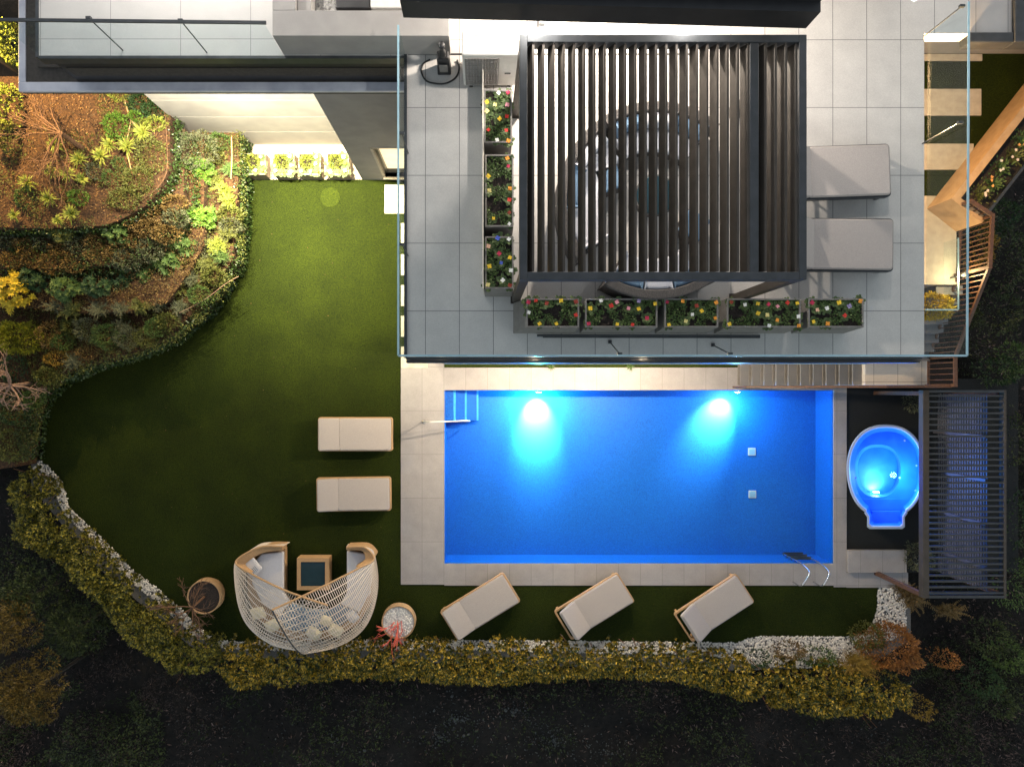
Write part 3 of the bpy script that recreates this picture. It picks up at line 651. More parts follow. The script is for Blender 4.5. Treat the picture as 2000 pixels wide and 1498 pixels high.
# ================================================================== SUN LOUNGERS
def rrect(x0, x1, y0, y1, r, n=5):
    pts = []
    for cx, cy, a in ((x1 - r, y1 - r, 0), (x0 + r, y1 - r, 90), (x0 + r, y0 + r, 180), (x1 - r, y0 + r, 270)):
        for k in range(n + 1): pts.append((cx + r * math.cos(R(a + 90 * k / n)), cy + r * math.sin(R(a + 90 * k / n))))
    return pts
def make_lounger(label, loc, rz, raise_deg, group, fab, fmat, frame=True):
    t = thing("sun_lounger", label, "sun lounger", loc, rz, group)
    L_, W_ = 2.02, .92
    fr = MB(); o_ = rrect(-L_ / 2, L_ / 2, -W_ / 2, W_ / 2, .07); i_ = rrect(-L_ / 2 + .045, L_ / 2 - .045, -W_ / 2 + .045, W_ / 2 - .045, .05); n = len(o_)
    for zt in (.26,):
        v = [(p[0], p[1], .20) for p in o_] + [(p[0], p[1], .30) for p in o_] + [(p[0], p[1], .30) for p in i_] + [(p[0], p[1], .20) for p in i_]
        fr.add(v, [(k, (k + 1) % n, n + (k + 1) % n, n + k) for k in range(n)] + [(n + k, n + (k + 1) % n, 2 * n + (k + 1) % n, 2 * n + k) for k in range(n)] +
               [(2 * n + k, 2 * n + (k + 1) % n, 3 * n + (k + 1) % n, 3 * n + k) for k in range(n)] + [(3 * n + k, 3 * n + (k + 1) % n, (k + 1) % n, k) for k in range(n)])
    fr.build("frame", fmat, t, local=True)
    m_ = MB(); m_.box(-.42, .93, -.41, .41, .205, .235)
    for q in (-.8, -.6): m_.bar((q, -.41, .215), (q, .41, .215), .03, .02)
    m_.build("slat_base", M['alu'], t, local=True)
    for sx in (-1, 1):
        for sy in (-1, 1):
            m_ = MB(); m_.box(sx * .9 - .03, sx * .9 + .03, sy * .40 - .03, sy * .40 + .03, 0, .20); m_.build("leg", fmat, t, local=True)
    def pad(x0, x1, name, ang=0, piv=(0, 0), hw=.43):
        p = rrect(x0, x1, -hw, hw, .05); mb = MB(); n = len(p); v = []
        for (zz, inset) in ((.24, .012), (.255, 0), (.355, 0), (.372, .018)):
            cx = (x0 + x1) / 2
            for q in p: v.append((q[0] + (inset if q[0] < cx else -inset), q[1] + (inset if q[1] < 0 else -inset), zz))
        f = [tuple(range(n))[::-1], tuple(range(3 * n, 4 * n))]
        for k in range(3):
            for j in range(n): f.append((k * n + j, k * n + (j + 1) % n, (k + 1) * n + (j + 1) % n, (k + 1) * n + j))
        v = [(a[0], a[1] + .006 * noise.noise(Vector((a[0] * 5, rz * 9 + loc[0], a[1]))), a[2] + .010 * noise.noise(Vector((a[0] * 3, a[1] * 3, loc[0] * 3 + loc[1])))) for a in v]
        ca, sa = math.cos(ang), math.sin(ang)
        v = [(piv[0] + (a[0] - piv[0]) * ca - (a[2] - piv[1]) * sa, a[1], piv[1] + (a[0] - piv[0]) * sa + (a[2] - piv[1]) * ca) for a in v]
        mb.add(v, f); cu = mb.build(name, fab, t, local=True)
        pp_ = [Vector(q) for q in v[2 * n:3 * n]]; m2 = MB(); m2.tube(pp_ + pp_[:1], .007, 5, cap=False); m2.build("piping", M['seam'], cu, local=True); return cu
    pad(-.42, .97, "seat_cushion")
    pad(-.42 - .55 - .02, -.425, "back_cushion", -R(raise_deg), (-.425, .24))
    if raise_deg > 8:
        a_ = R(raise_deg); m_ = MB(); m_.bar((-.43 - .4 * math.cos(a_), -.2, .22 + .4 * math.sin(a_)), (-.85, -.2, .22), .02, .02); m_.bar((-.43 - .4 * math.cos(a_), .2, .22 + .4 * math.sin(a_)), (-.85, .2, .22), .02, .02)
        m_.build("prop", M['steel'], t, local=True)
    return t
gl_ = "sun loungers on the lawn"
make_lounger("upper of the two loungers on the lawn left of the pool, back nearly flat", P(694, 848, 0.3) - Vector((0, 0, .3)), 0, 8, gl_, M['fabric'], M['weave'])
make_lounger("lower of the two loungers on the lawn left of the pool, back cushion slightly askew", P(691, 965, .3) - Vector((0, 0, .3)), R(.8), 14, gl_, M['fabric'], M['weave'])
make_lounger("slanting lounger by the pool end nearest the pebble filled pot", P(938, 1184, .3) - Vector((0, 0, .3)), R(31.5), 16, gl_, M['fabric'], M['weave'])
make_lounger("middle slanting lounger of the three below the pool, back raised", P(1161, 1184, .3) - Vector((0, 0, .3)), R(31.5), 32, gl_, M['fabric'], M['weave'])
make_lounger("slanting lounger below the pool nearest the pool ladder, back raised", P(1395, 1187, .3) - Vector((0, 0, .3)), R(33), 30, gl_, M['fabric'], M['weave'])
gu = "sun loungers on the terrace"
make_lounger("upper terrace lounger, its head hidden under the pergola louvres", P(1628, 335, ZT + .36) - Vector((0, 0, .36)), R(2), 30, gu, M['fabric'], M['alu'])
make_lounger("lower terrace lounger, nearer the front row of flower boxes", P(1634, 477, ZT + .36) - Vector((0, 0, .36)), R(-.5), 30, gu, M['fabric'], M['alu'])
# ================================================================== WOVEN DAYBED ON THE LAWN
dbc = P(612, 1140, 0)
db = thing("woven_daybed", "large pale woven rope daybed with a crossed open work hood on the lawn corner", "daybed", (dbc.x, dbc.y, 0))
def bez(pts, n):
    """smooth polyline through points (Catmull-Rom), n samples"""
    pts = [Vector(p) for p in pts]; out = []; k = len(pts)
    for i in range(n):
        u = i / (n - 1) * (k - 1); j = min(int(u), k - 2); f = u - j
        p0, p1, p2, p3 = pts[max(j - 1, 0)], pts[j], pts[j + 1], pts[min(j + 2, k - 1)]
        out.append(.5 * ((2 * p1) + (p2 - p0) * f + (2 * p0 - 5 * p1 + 4 * p2 - p3) * f * f + (3 * p1 - p0 - 3 * p2 + p3) * f ** 3))
    return out
def shell(base, mid, rim, nu, nv, name, seam):
    B = bez(base, nu); Rm = bez(rim, nu); Md = bez(mid, nu); G = []
    for i in range(nu):
        b, r_, m1 = B[i], Rm[i], Md[i]; v0 = .42
        c_ = (m1 - b * (1 - v0) ** 2 - r_ * v0 * v0) / (2 * v0 * (1 - v0)); row = []
        for j in range(nv):
            v = j / (nv - 1); row.append(b * (1 - v) ** 2 + c_ * (2 * v * (1 - v)) + r_ * v * v)
        G.append(row)
    mb = MB()
    for i in range(0, nu): mb.tube([G[i][j] for j in range(nv)], .0095, 3, cap=False)
    mb2 = MB()
    for j in range(0, nv): mb2.tube([G[i][j] for i in range(0, nu, 2)] + [G[nu - 1][j]], .0125, 3, cap=False)
    s_ = mb.build(name, M['rope'], db)
    mb2.build("rope_ring", M['rope'], s_)
    rm = MB(); rm.tube([G[i][nv - 1] for i in range(nu)], .026, 6); rm.build("rim", M['weave'], s_)
    if seam: sm = MB(); sm.tube([G[nu - 1][j] for j in range(nv)], .02, 6); sm.build("seam_tube", M["alu"], s_)
    return G
def vz(px, py, z): return P(px, py, z)
GR = shell([vz(681, 1062, .04), vz(724, 1075, .04), vz(737, 1110, .04), vz(736, 1160, .04), vz(715, 1208, .04), vz(668, 1240, .04), vz(605, 1250, .04)],
      [vz(678, 1066, .36), vz(724, 1072, .40), vz(732, 1098, .5), vz(730, 1165, .75), vz(705, 1225, .85), vz(655, 1260, .9), vz(590, 1277, .9)],
      [vz(677, 1069, .66), vz(712, 1069, .70), vz(730, 1092, .78), vz(700, 1110, 1.0), vz(655, 1133, 1.3), vz(595, 1162, 1.65), vz(531, 1191, 1.95)], 84, 20, "right_shell", True)
GL = shell([vz(566, 1059, .04), vz(510, 1062, .04), vz(486, 1090, .04), vz(480, 1145, .04), vz(500, 1200, .04), vz(550, 1240, .04), vz(625, 1250, .04)],
      [vz(558, 1063, .36), vz(503, 1068, .40), vz(466, 1098, .5), vz(461, 1155, .75), vz(480, 1215, .85), vz(530, 1256, .9), vz(602, 1272, .9)],
      [vz(552, 1067, .66), vz(506, 1069, .70), vz(461, 1096, .78), vz(486, 1117, 1.0), vz(525, 1138, 1.3), vz(570, 1158, 1.6), vz(640, 1182, 1.8)], 84, 20, "left_shell", False)
# solid woven arm walls (broad tan top) following the outline
def armwall(outer, inner, name):
    O = bez(outer, 24); I = bez(inner, 24); mb = MB(); b = 0
    for o_, i_ in zip(O, I): mb.v += [(o_.x, o_.y, .03), (o_.x, o_.y, o_.z), (i_.x, i_.y, i_.z - .02), (i_.x, i_.y, .25)]
    for k in range(23):
        for j in range(4): mb.f.append((k * 4 + j, k * 4 + (j + 1) % 4, k * 4 + 4 + (j + 1) % 4, k * 4 + 4 + j))
    mb.f.append((0, 1, 2, 3)); mb.f.append((92 + 3, 92 + 2, 92 + 1, 92)); mb.build(name, M['weave'], db)
armwall([vz(551, 1067, .64), vz(508, 1070, .68), vz(466, 1092, .75), vz(463, 1104, .78), vz(480, 1118, .9)], [vz(551, 1075, .64), vz(513, 1080, .66), vz(482, 1098, .7), vz(480, 1106, .72), vz(492, 1118, .8)], "arm_wall")
armwall([vz(676, 1069, .64), vz(712, 1070, .68), vz(729, 1086, .74), vz(726, 1096, .78), vz(705, 1108, .9)], [vz(676, 1074, .64), vz(706, 1076, .66), vz(713, 1088, .70), vz(710, 1096, .72), vz(694, 1108, .82)], "arm_wall")
# seat base and cushions (U shaped)
def upoly(pts, z): return [P2(*p, z) for p in pts]
ub = [(560, 1068), (560, 1160), (575, 1180), (600, 1190), (640, 1190), (668, 1180), (681, 1160), (681, 1068), (722, 1080), (733, 1110), (732, 1165), (705, 1212), (660, 1240), (610, 1248), (560, 1242), (508, 1208), (487, 1160), (487, 1100), (510, 1068)]
MB().prism(upoly(ub, .12), .06, .28).build("seat_base", M['weave'], db)
MB().prism(upoly([(553, 1078), (553, 1158), (566, 1178), (545, 1203), (512, 1180), (492, 1140), (492, 1102), (510, 1082)], .45), .30, .44).build("seat_cushion", M['linen'], db, bevel=.03)
MB().prism(upoly([(677, 1076), (677, 1158), (664, 1180), (700, 1196), (722, 1160), (728, 1110), (712, 1082)], .45), .30, .44).build("seat_cushion", M['linen'], db, bevel=.03)
MB().prism(upoly([(568, 1180), (600, 1192), (640, 1192), (662, 1182), (698, 1198), (660, 1226), (610, 1236), (560, 1230), (542, 1207)], .45), .30, .44).build("seat_cushion", M['bluefab'], db, bevel=.03)
for k, (px, py, rz, lab) in enumerate(((503, 1198, 10, ""), (532, 1222, 25, ""), (612, 1238, -35, ""), (655, 1232, -30, ""), (636, 1213, -20, ""), (688, 1205, -50, ""))):
    c = P(px, py, .62); t = thing("pillow", ["cream square pillow under the left side of the woven hood", "cream pillow leaning at the back left of the woven daybed", "cream pillow right of the hood seam", "cream pillow at the back right of the woven daybed", "small cream pillow lying in the middle of the back seat", "greyish pillow in the right corner of the woven daybed"][k], "pillow", (c.x, c.y, .58), R(rz), "pillows in the woven daybed")
    m_ = MB(); s_ = .19 if k < 4 else .15
    for i in range(9):
        for j in range(9):
            u, v = i / 4 - 1, j / 4 - 1; h = .085 * (1 - u ** 4) ** .5 * (1 - v ** 4) ** .5; m_.v.append((u * s_, v * s_, h))
    for i in range(9):
        for j in range(9): x_, y_, h_ = m_.v[i * 9 + j]; m_.v.append((x_, y_, -h_ - .002))
    for i in range(8):
        for j in range(8):
            a_ = i * 9 + j; m_.f.append((a_, a_ + 9, a_ + 10, a_ + 1)); m_.f.append((81 + a_, 81 + a_ + 1, 81 + a_ + 10, 81 + a_ + 9))
    o = m_.build("cover", M['creamfab'] if k < 5 else M['linen'], t, smooth=True, local=True); o.rotation_euler = (R(28), 0, 0)
for k, (px, py, rz) in enumerate(((488, 1100, -50),)):
    c = P(px, py, .6); t = thing("pillow", "pale grey striped pillow leaning on the left arm of the woven daybed", "pillow", (c.x + .06, c.y - .1, .6), R(rz), "pillows in the woven daybed")
    MB().box(-.22, .22, -.2, .2, -.05, .06).build("cover", M['linen'], t, local=True, bevel=.05)
    m_ = MB()
    for q in range(5): m_.box(.02, .16, -.1 + q * .045, -.085 + q * .045, .06, .064)
    m_.build("stripe", M['bluefab'], t, local=True)
t = thing("coffee_table", "square sand coloured woven table with a dark glass top inside the daybed opening", "table", P(611, 1122, 0))
ct = P(611, 1121, .42); m_ = MB(); hw = .43
m_.box(ct.x - hw, ct.x + hw, ct.y - hw, ct.y - hw + .1, .02, .42); m_.box(ct.x - hw, ct.x + hw, ct.y + hw - .1, ct.y + hw, .02, .42)
m_.box(ct.x - hw, ct.x - hw + .1, ct.y - hw + .1, ct.y + hw - .1, .02, .42); m_.box(ct.x + hw - .1, ct.x + hw, ct.y - hw + .1, ct.y + hw - .1, .02, .42); m_.build("frame", M['weave'], t)
MB().box(ct.x - hw + .1, ct.x + hw - .1, ct.y - hw + .1, ct.y + hw - .1, .36, .39).build("glass_top", M['teal'], t)
# ================================================================== PLANTER BOXES
def planter(label, px0, px1, py0, py1, z0, h, m, group, flare=.05, left=0):
    zt = z0 + h; a_ = P(px0, py0, zt); b_ = P(px1, py1, zt); X0, X1, Y1, Y0 = a_.x, b_.x, a_.y, b_.y
    t = thing("planter_box", label, "planter", ((X0 + X1) / 2, (Y0 + Y1) / 2, z0), group=group)
    th_ = .025; bt = [(X0 - left, Y0 - flare, z0), (X1, Y0 - flare, z0), (X1, Y1, z0), (X0 - left, Y1, z0)]; tp = [(X0, Y0, zt), (X1, Y0, zt), (X1, Y1, zt), (X0, Y1, zt)]
    ti = [(X0 + th_, Y0 + th_, zt), (X1 - th_, Y0 + th_, zt), (X1 - th_, Y1 - th_, zt), (X0 + th_, Y1 - th_, zt)]; bi = [(p[0], p[1], zt - .12) for p in ti]
    v = bt + tp + ti + bi; f = [(3, 2, 1, 0)]
    for q in range(3):
        for j in range(4): f.append((q * 4 + j, q * 4 + (j + 1) % 4, q * 4 + 4 + (j + 1) % 4, q * 4 + 4 + j))
    MB().add(v, f).build("box", m, t)
    s_ = MB()
    for i in range(9):
        for j in range(9): s_.v.append((X0 + th_ + .001 + (X1 - X0 - 2 * th_ - .002) * i / 8, Y0 + th_ + .001 + (Y1 - Y0 - 2 * th_ - .002) * j / 8, zt - .055 + rnd(-.012, .012)))
    for i in range(8):
        for j in range(8): a__ = i * 9 + j; s_.f.append((a__, a__ + 9, a__ + 10, a__ + 1))
    s_.build("soil", M['soil'], t); return t
PC = {'red': (.62, .03, .02), 'dark red': (.28, .03, .015), 'yellow': (.85, .58, .03), 'pale yellow': (.75, .65, .25), 'white': (.82, .82, .78), 'pink': (.75, .30, .36), 'crimson': (.50, .02, .08),
      'orange': (.80, .32, .03), 'purple': (.30, .24, .45), 'blue': (.07, .12, .55), 'peach': (.75, .45, .30)}
leafmesh = {}; petalmesh = {}
def primrose(label, c, colr, group, vi, sc=1.0):
    t = thing("primrose", label, "flower", c, rnd(0, 6.28), group); t.scale = (1, 1, 1)
    if vi not in leafmesh:
        m_ = MB()
        for k in range(13):
            a_ = k * 2.4 + rnd(-.2, .2); dd = Vector((math.cos(a_), math.sin(a_), rnd(.05, .55))).normalized(); sd = Vector((-math.sin(a_), math.cos(a_), 0))
            L_ = rnd(.07, .105); n_ = len(m_.v); p = Vector((0, 0, .005)); w_ = .055; m1 = p + dd * L_ * .5 + Vector((0, 0, .012)); tip = p + dd * L_
            m_.v += [tuple(p), tuple(m1 + sd * w_ / 2), tuple(tip + sd * w_ * .28), tuple(tip - sd * w_ * .28), tuple(m1 - sd * w_ / 2), tuple(m1 - Vector((0, 0, .008)))]
            m_.f += [(n_, n_ + 1, n_ + 5), (n_, n_ + 5, n_ + 4), (n_ + 1, n_ + 2, n_ + 3, n_ + 5), (n_ + 5, n_ + 3, n_ + 4)]
        o = m_.build("leaves", LF['primrose'], t, local=True); leafmesh[vi] = o.data
    else:
        o = bpy.data.objects.new("leaves", leafmesh[vi]); col.objects.link(o); o.parent = t
    o.scale = (sc * 1.15,) * 3
    key = (colr, vi)
    if key not in petalmesh:
        m_ = MB()
        for q in range(5):
            fx, fy = (0, 0) if q == 0 else (.022 * math.cos(q * 1.57 + vi), .022 * math.sin(q * 1.57 + vi)); fz = .062 + rnd(0, .02)
            for j in range(5):
                a_ = j * 1.2566 + q; dd = Vector((math.cos(a_), math.sin(a_), .25)).normalized(); m_.leaf(Vector((fx, fy, fz)), dd, Vector((-math.sin(a_), math.cos(a_), 0)), .024, .023, .1)
        c0 = PC[colr]; key2 = "petal_" + colr.replace(" ", "_")
        pm = bpy.data.materials.get(key2) or mat(key2, c0, tuple(min(1, x * 1.1) for x in c0), 60, .6)
        o = m_.build("petals", pm, t, local=True); petalmesh[key] = o.data
        ce = MB()
        ce.lathe([(.006, .075), (0, .079)], 0, 0, 6)
    else:
        o = bpy.data.objects.new("petals", petalmesh[key]); col.objects.link(o); o.parent = t
    o.scale = (sc * .92,) * 3
    return t
def flowers(where, axis, z, lst, group, sc=1.0):
    cnt = {}
    for f_ in lst: cnt.setdefault(f_[2], []).append(f_)
    vi = 0
    for colr, fs_ in cnt.items():
        fs_.sort(key=lambda q: q[0] if axis == 'x' else q[1])
        for k, (px, py, _) in enumerate(fs_):
            end = "from left" if axis == 'x' else "from top"
            lab = ("%s primrose in the %s" % (colr, where)) if len(fs_) == 1 else ("%s %s primrose %s in %s" % (ORD[k], colr, end, where))
            c = P(px, py, z + .05); primrose(lab, (c.x, c.y, z - .03), colr, group, vi % 3, sc * rnd(.85, 1.15)); vi += 1
PH = .66; zf_ = ZT + PH - .02
gp = "planter boxes along the terrace front"; gq = "planter boxes beside the pergola"; g3 = "primroses in the terrace planters"
fr_boxes = [(1028, 1131, .19), (1143, 1284, 0), (1298, 1403, 0), (1420, 1564, 0), (1579, 1687, 0)]
names = ["first planter box of the front row", "second planter box of the front row", "third planter box of the front row", "fourth planter box of the front row", "fifth planter box of the front row"]
for k, (a_, b_, lf) in enumerate(fr_boxes): planter("grey planter box of primroses, %s from the left in the terrace front row" % ORD[k], a_, b_, 583, 639.5, ZT, PH, M['planter'], gp, left=lf)
FL = [[(1032, 590, 'crimson'), (1047, 587, 'red'), (1068, 592, 'dark red'), (1096, 587, 'yellow'), (1125, 589, 'dark red'), (1033, 610, 'white'), (1054, 632, 'yellow'), (1087, 632, 'yellow'), (1125, 615, 'red')],
 [(1153, 602, 'yellow'), (1174, 587, 'white'), (1194, 597, 'red'), (1205, 590, 'pink'), (1248, 588, 'purple'), (1228, 602, 'pink'), (1248, 603, 'yellow'), (1280, 593, 'yellow'), (1150, 632, 'crimson'), (1206, 633, 'yellow'), (1236, 634, 'red'), (1264, 621, 'crimson')],
 [(1304, 590, 'crimson'), (1334, 588, 'orange'), (1307, 634, 'yellow'), (1353, 614, 'white'), (1361, 597, 'dark red'), (1399, 591, 'orange'), (1371, 607, 'yellow'), (1398, 621, 'orange'), (1340, 627, 'pale yellow')],
 [(1429, 590, 'dark red'), (1456, 595, 'white'), (1481, 593, 'yellow'), (1502, 594, 'crimson'), (1520, 598, 'pink'), (1539, 591, 'red'), (1558, 592, 'yellow'), (1481, 612, 'yellow'), (1499, 615, 'pale yellow'), (1425, 633, 'yellow'), (1519, 625, 'orange'), (1503, 636, 'white'), (1560, 618, 'white'), (1561, 636, 'orange')],
 [(1587, 591, 'crimson'), (1616, 602, 'white'), (1639, 591, 'yellow'), (1659, 598, 'purple'), (1681, 588, 'orange'), (1590, 628, 'yellow'), (1617, 632, 'orange'), (1651, 616, 'red'), (1597, 605, 'peach')]]
for nme, f_ in zip(names, FL): flowers(nme, 'x', zf_, f_, g3)
cb = [(945.5, 1000, 176, 279), (947.5, 1003, 302, 443), (947.5, 1003, 462, 564)]
nm2 = ["flower box nearest the air conditioner", "long flower box in the middle of the side row", "flower box at the pool end of the side row"]
for k, (a_, b_, c_, d_) in enumerate(cb): planter(["grey planter box of flowers beside the pergola, next to the air conditioner", "longest grey planter box beside the pergola, middle of the side row", "grey planter box beside the pergola, pool end of the side row"][k], a_, b_, c_, d_, ZT, PH, M['planter'], gq)
FC = [[(974, 181, 'white'), (992, 180, 'crimson'), (951, 199, 'yellow'), (967, 204, 'pale yellow'), (991, 205, 'pink'), (951, 217, 'pale yellow'), (976, 232, 'yellow'), (990, 227, 'red'), (954, 253, 'red'), (989, 254, 'red'), (971, 273, 'white'), (993, 275, 'orange')],
 [(991, 309, 'orange'), (993, 324, 'crimson'), (954, 344, 'yellow'), (956, 372, 'pale yellow'), (996, 368, 'orange'), (995, 390, 'red'), (995, 415, 'dark red'), (964, 426, 'yellow'), (995, 437, 'white')],
 [(972, 465, 'blue'), (994, 467, 'white'), (954, 481, 'peach'), (975, 495, 'crimson'), (996, 503, 'yellow'), (979, 513, 'blue'), (956, 520, 'yellow'), (998, 528, 'white'), (982, 547, 'white'), (953, 556, 'pale yellow'), (996, 557, 'dark red')]]
for nme, f_ in zip(nm2, FC): flowers(nme, 'y', zf_, f_, g3)
# low green plants between the primroses
def sprig(c, n, r, m, name, par):
    mb = MB()
    for _ in range(n):
        a_ = rnd(0, 6.28); q = rnd(0, r); p = Vector(c) + Vector((math.cos(a_) * q, math.sin(a_) * q, 0)); dd = Vector((math.cos(a_) * .7, math.sin(a_) * .7, rnd(.1, 1))).normalized()
        mb.leaf(p, dd, dd.cross(Vector((0, 0, 1))).normalized(), rnd(.03, .07), rnd(.012, .028), .1)
    return mb.build(name, m, par)
allp = [o for o in bpy.data.objects if o.name.startswith("planter_box")]
for o in allp:
    bx = [c for c in o.children if c.name.startswith("soil")][0]
    xs_ = [v.co.x for v in bx.data.vertices]; ys_ = [v.co.y for v in bx.data.vertices]; L = bx
    mb = MB(); zt = PH - .04
    for _ in range(int(620 * (max(xs_) - min(xs_)) * (max(ys_) - min(ys_)) * 6)):
        cl = Vector((rnd(min(xs_), max(xs_)), rnd(min(ys_), max(ys_)), 0))
        if noise.noise((cl + Vector(o.location)) * 5) < -.08: continue
        dd = Vector((rnd(-1, 1), rnd(-1, 1), rnd(0, 1))).normalized(); mb.leaf(cl + Vector((0, 0, zt + rnd(-.01, .03))), dd, dd.cross(Vector((.1, 0, 1))).normalized(), rnd(.02, .06), rnd(.008, .02))
    q = mb.build("seedlings", LF['mid'], o, local=True); q["kind"] = "stuff"
# planters with shrub at the recessed wall
g4 = "beige planters at the foot of the lit wall"
lw = [(477, 518.5), (534, 574.5), (583, 626), (638, 681)]
LP = [[(482, 334, 'white'), (499, 333, 'pink'), (512, 333, 'yellow'), (512, 320, 'white'), (509, 307, 'peach')], [(566, 306, 'white'), (538, 334, 'pink'), (551, 336, 'yellow'), (568, 336, 'white'), (569, 323, 'peach'), (537, 323, 'pale yellow')],
      [(617, 307, 'pink'), (616, 320, 'white'), (588, 335, 'pale yellow'), (606, 335, 'peach'), (619, 335, 'yellow')], [(671, 307, 'white'), (673, 319, 'yellow'), (642, 320, 'pale yellow'), (645, 336, 'white'), (660, 337, 'yellow'), (674, 334, 'peach')]]
for k, (a_, b_) in enumerate(lw):
    pos = ["beside the ivy wall", "second from the ivy wall", "third from the ivy wall", "nearest the lit window"][k]
    planter("beige planter with a yellow green shrub, " + pos, a_, b_, 300, 341.5, .012, .45, M['planter2'], g4, 0)
    flowers("beige planter " + pos, 'x', .45, LP[k], "primroses in the beige planters", 1.35)
    c = P((a_ + b_) / 2 - 5, 316, .5); mb = MB()
    for _ in range(330):
        d_ = rdir(); d_.z = abs(d_.z); p = Vector((c.x, c.y, .45)) + Vector((d_.x * .2, d_.y * .2, d_.z * .22)) * rnd(.6, 1)
        mb.leaf(p, (d_ + rdir() * .6).normalized(), d_.cross(rdir()).normalized(), rnd(.04, .07), .03, .1)
    tag(mb.build("shrub", LF['lime']), "small yellow green shrub in the beige planter " + pos, "shrub", "shrubs in the beige planters")
# privacy board west of the side planters
pbd = MB(); pts_ = [(942, 107), (940.5, 160), (941, 235), (944, 262), (945, 300), (942.5, 400), (941.5, 450), (942, 500), (945, 575)]
pp = [P(x, y, ZT) for x, y in pts_]
for i in range(len(pp) - 1):
    p, q = pp[i], pp[i + 1]; px_, qx = .0, .0
    tx = P(944.5, 0, ZT + .75).x - .02
    pbd.hexa([(p.x, p.y, ZT + .002), (q.x, q.y, ZT + .002), (q.x + .02, q.y, ZT + .002), (p.x + .02, p.y, ZT + .002)][::-1], [(tx, p.y, ZT + .74), (tx, q.y, ZT + .74), (tx + .02, q.y, ZT + .74), (tx + .02, p.y, ZT + .74)][::-1])
tag(pbd.build("screen_board", M['cream']), "thin warped cream board standing along the side row of flower boxes", "screen")
# air conditioner outdoor unit
zt_ = ZT + 1.23; a_ = P(902, 60, zt_); b_ = P(1015, 107.5, zt_)
t = thing("air_conditioner", "large white air conditioner unit behind the side flower boxes", "air conditioner", ((a_.x + b_.x) / 2, (a_.y + b_.y) / 2, ZT))
MB().box(a_.x, b_.x, b_.y, a_.y, ZT + .06, zt_).build("casing", M['white'], t, bevel=.025)
m_ = MB()
for q in range(4): m_.box(a_.x + .1, b_.x - .06, b_.y + .05 + q * .085, b_.y + .056 + q * .085, zt_ + .001, zt_ + .006)
m_.build("lid_rib", M['cream'], t)
m_ = MB(); m_.box(a_.x + .04, b_.x - .32, b_.y - .012, b_.y, ZT + .12, zt_ - .12); m_.build("fan_panel", M['planter'], t)
m_ = MB()
for q in range(11): m_.box(a_.x + .08 + q * .05, a_.x + .086 + q * .05, b_.y - .02, b_.y - .012, ZT + .12, zt_ - .12)
for q in range(7): m_.box(a_.x + .05, b_.x - .33, b_.y - .024, b_.y - .02, ZT + .18 + q * .14, ZT + .186 + q * .14)
m_.build("fan_grille", M['steel'], t)
m_ = MB(); m_.box(b_.x - .22, b_.x - .12, b_.y - .012, b_.y, ZT + .55, ZT + .58); m_.build("handle", M['black'], t)
for s_ in (0, 1): m_ = MB(); xx = (a_.x + .1, b_.x - .16)[s_]; m_.box(xx, xx + .06, b_.y, a_.y, ZT, ZT + .06); m_.build("foot", M['black'], t)
# black vacuum canister with a cable
c = P(868, 148, ZT); t = thing("canister", "black upright canister with a looped cable by the terrace wall", "canister", (c.x, c.y + .1, ZT))
cx_, cy_ = c.x, c.y + .1
MB().hexa([(cx_ - .12, cy_ - .1, ZT), (cx_ + .12, cy_ - .1, ZT), (cx_ + .12, cy_ + .1, ZT), (cx_ - .12, cy_ + .1, ZT)], [(cx_ - .1, cy_ - .08, ZT + .55), (cx_ + .1, cy_ - .08, ZT + .55), (cx_ + .1, cy_ + .08, ZT + .55), (cx_ - .1, cy_ + .08, ZT + .55)]).build("body", M['black'], t, bevel=.02)
m_ = MB(); m_.lathe([(.06, ZT + .55), (.06, ZT + .66), (.03, ZT + .72), (.03, ZT + .86), (.055, ZT + .88), (.055, ZT + .93), (0, ZT + .93)], cx_, cy_, 14); m_.build("neck", M['black'], t, smooth=True)
m_ = MB(); m_.box(cx_ - .07, cx_ + .07, cy_ - .115, cy_ - .10, ZT + .16, ZT + .42); m_.build("plate", M['planter'], t)
lp_ = [P(840, 117, ZT + .02), P(827, 125, ZT + .02), P(823, 140, ZT + .02), P(832, 158, ZT + .02), P(852, 164, ZT + .02), P(872, 163, ZT + .02), P(890, 152, ZT + .02), P(897, 135, ZT + .02), P(893, 118, ZT + .02)]
m_ = MB(); m_.tube(bez(lp_, 40), .016, 6); m_.build("cable", M['black'], t)
# bracket on the back wall, long pole on the floor
c = P(1058, 48, 7.9); t = thing("wall_bracket", "small pale metal bracket box behind the pergola corner", "bracket", c)
m_ = MB(); m_.box(c.x - .09, c.x + .07, c.y - .07, c.y + .07, 7.9, 7.95); m_.box(c.x - .06, c.x - .04, c.y - .06, c.y - .04, ZT, 7.9); m_.build("arm", M['steel'], t)
MB().box(c.x - .05, c.x + .05, c.y - .04, c.y + .04, 7.951, 8.03).build("box", M['white'], t, bevel=.01)
a_ = P(1049, 655.5, ZT + .05); b_ = P(1484, 656.5, ZT + .05)
m_ = MB(); m_.tube([a_, b_], .022, 8); m_.tube([a_ + Vector((.1, -.028, 0)), b_ + Vector((0, -.028, .005))], .012, 6)
tag(m_.build("metal_pole", M['alu']), "long thin dark pole lying on the tiles along the front flower boxes", "pole")
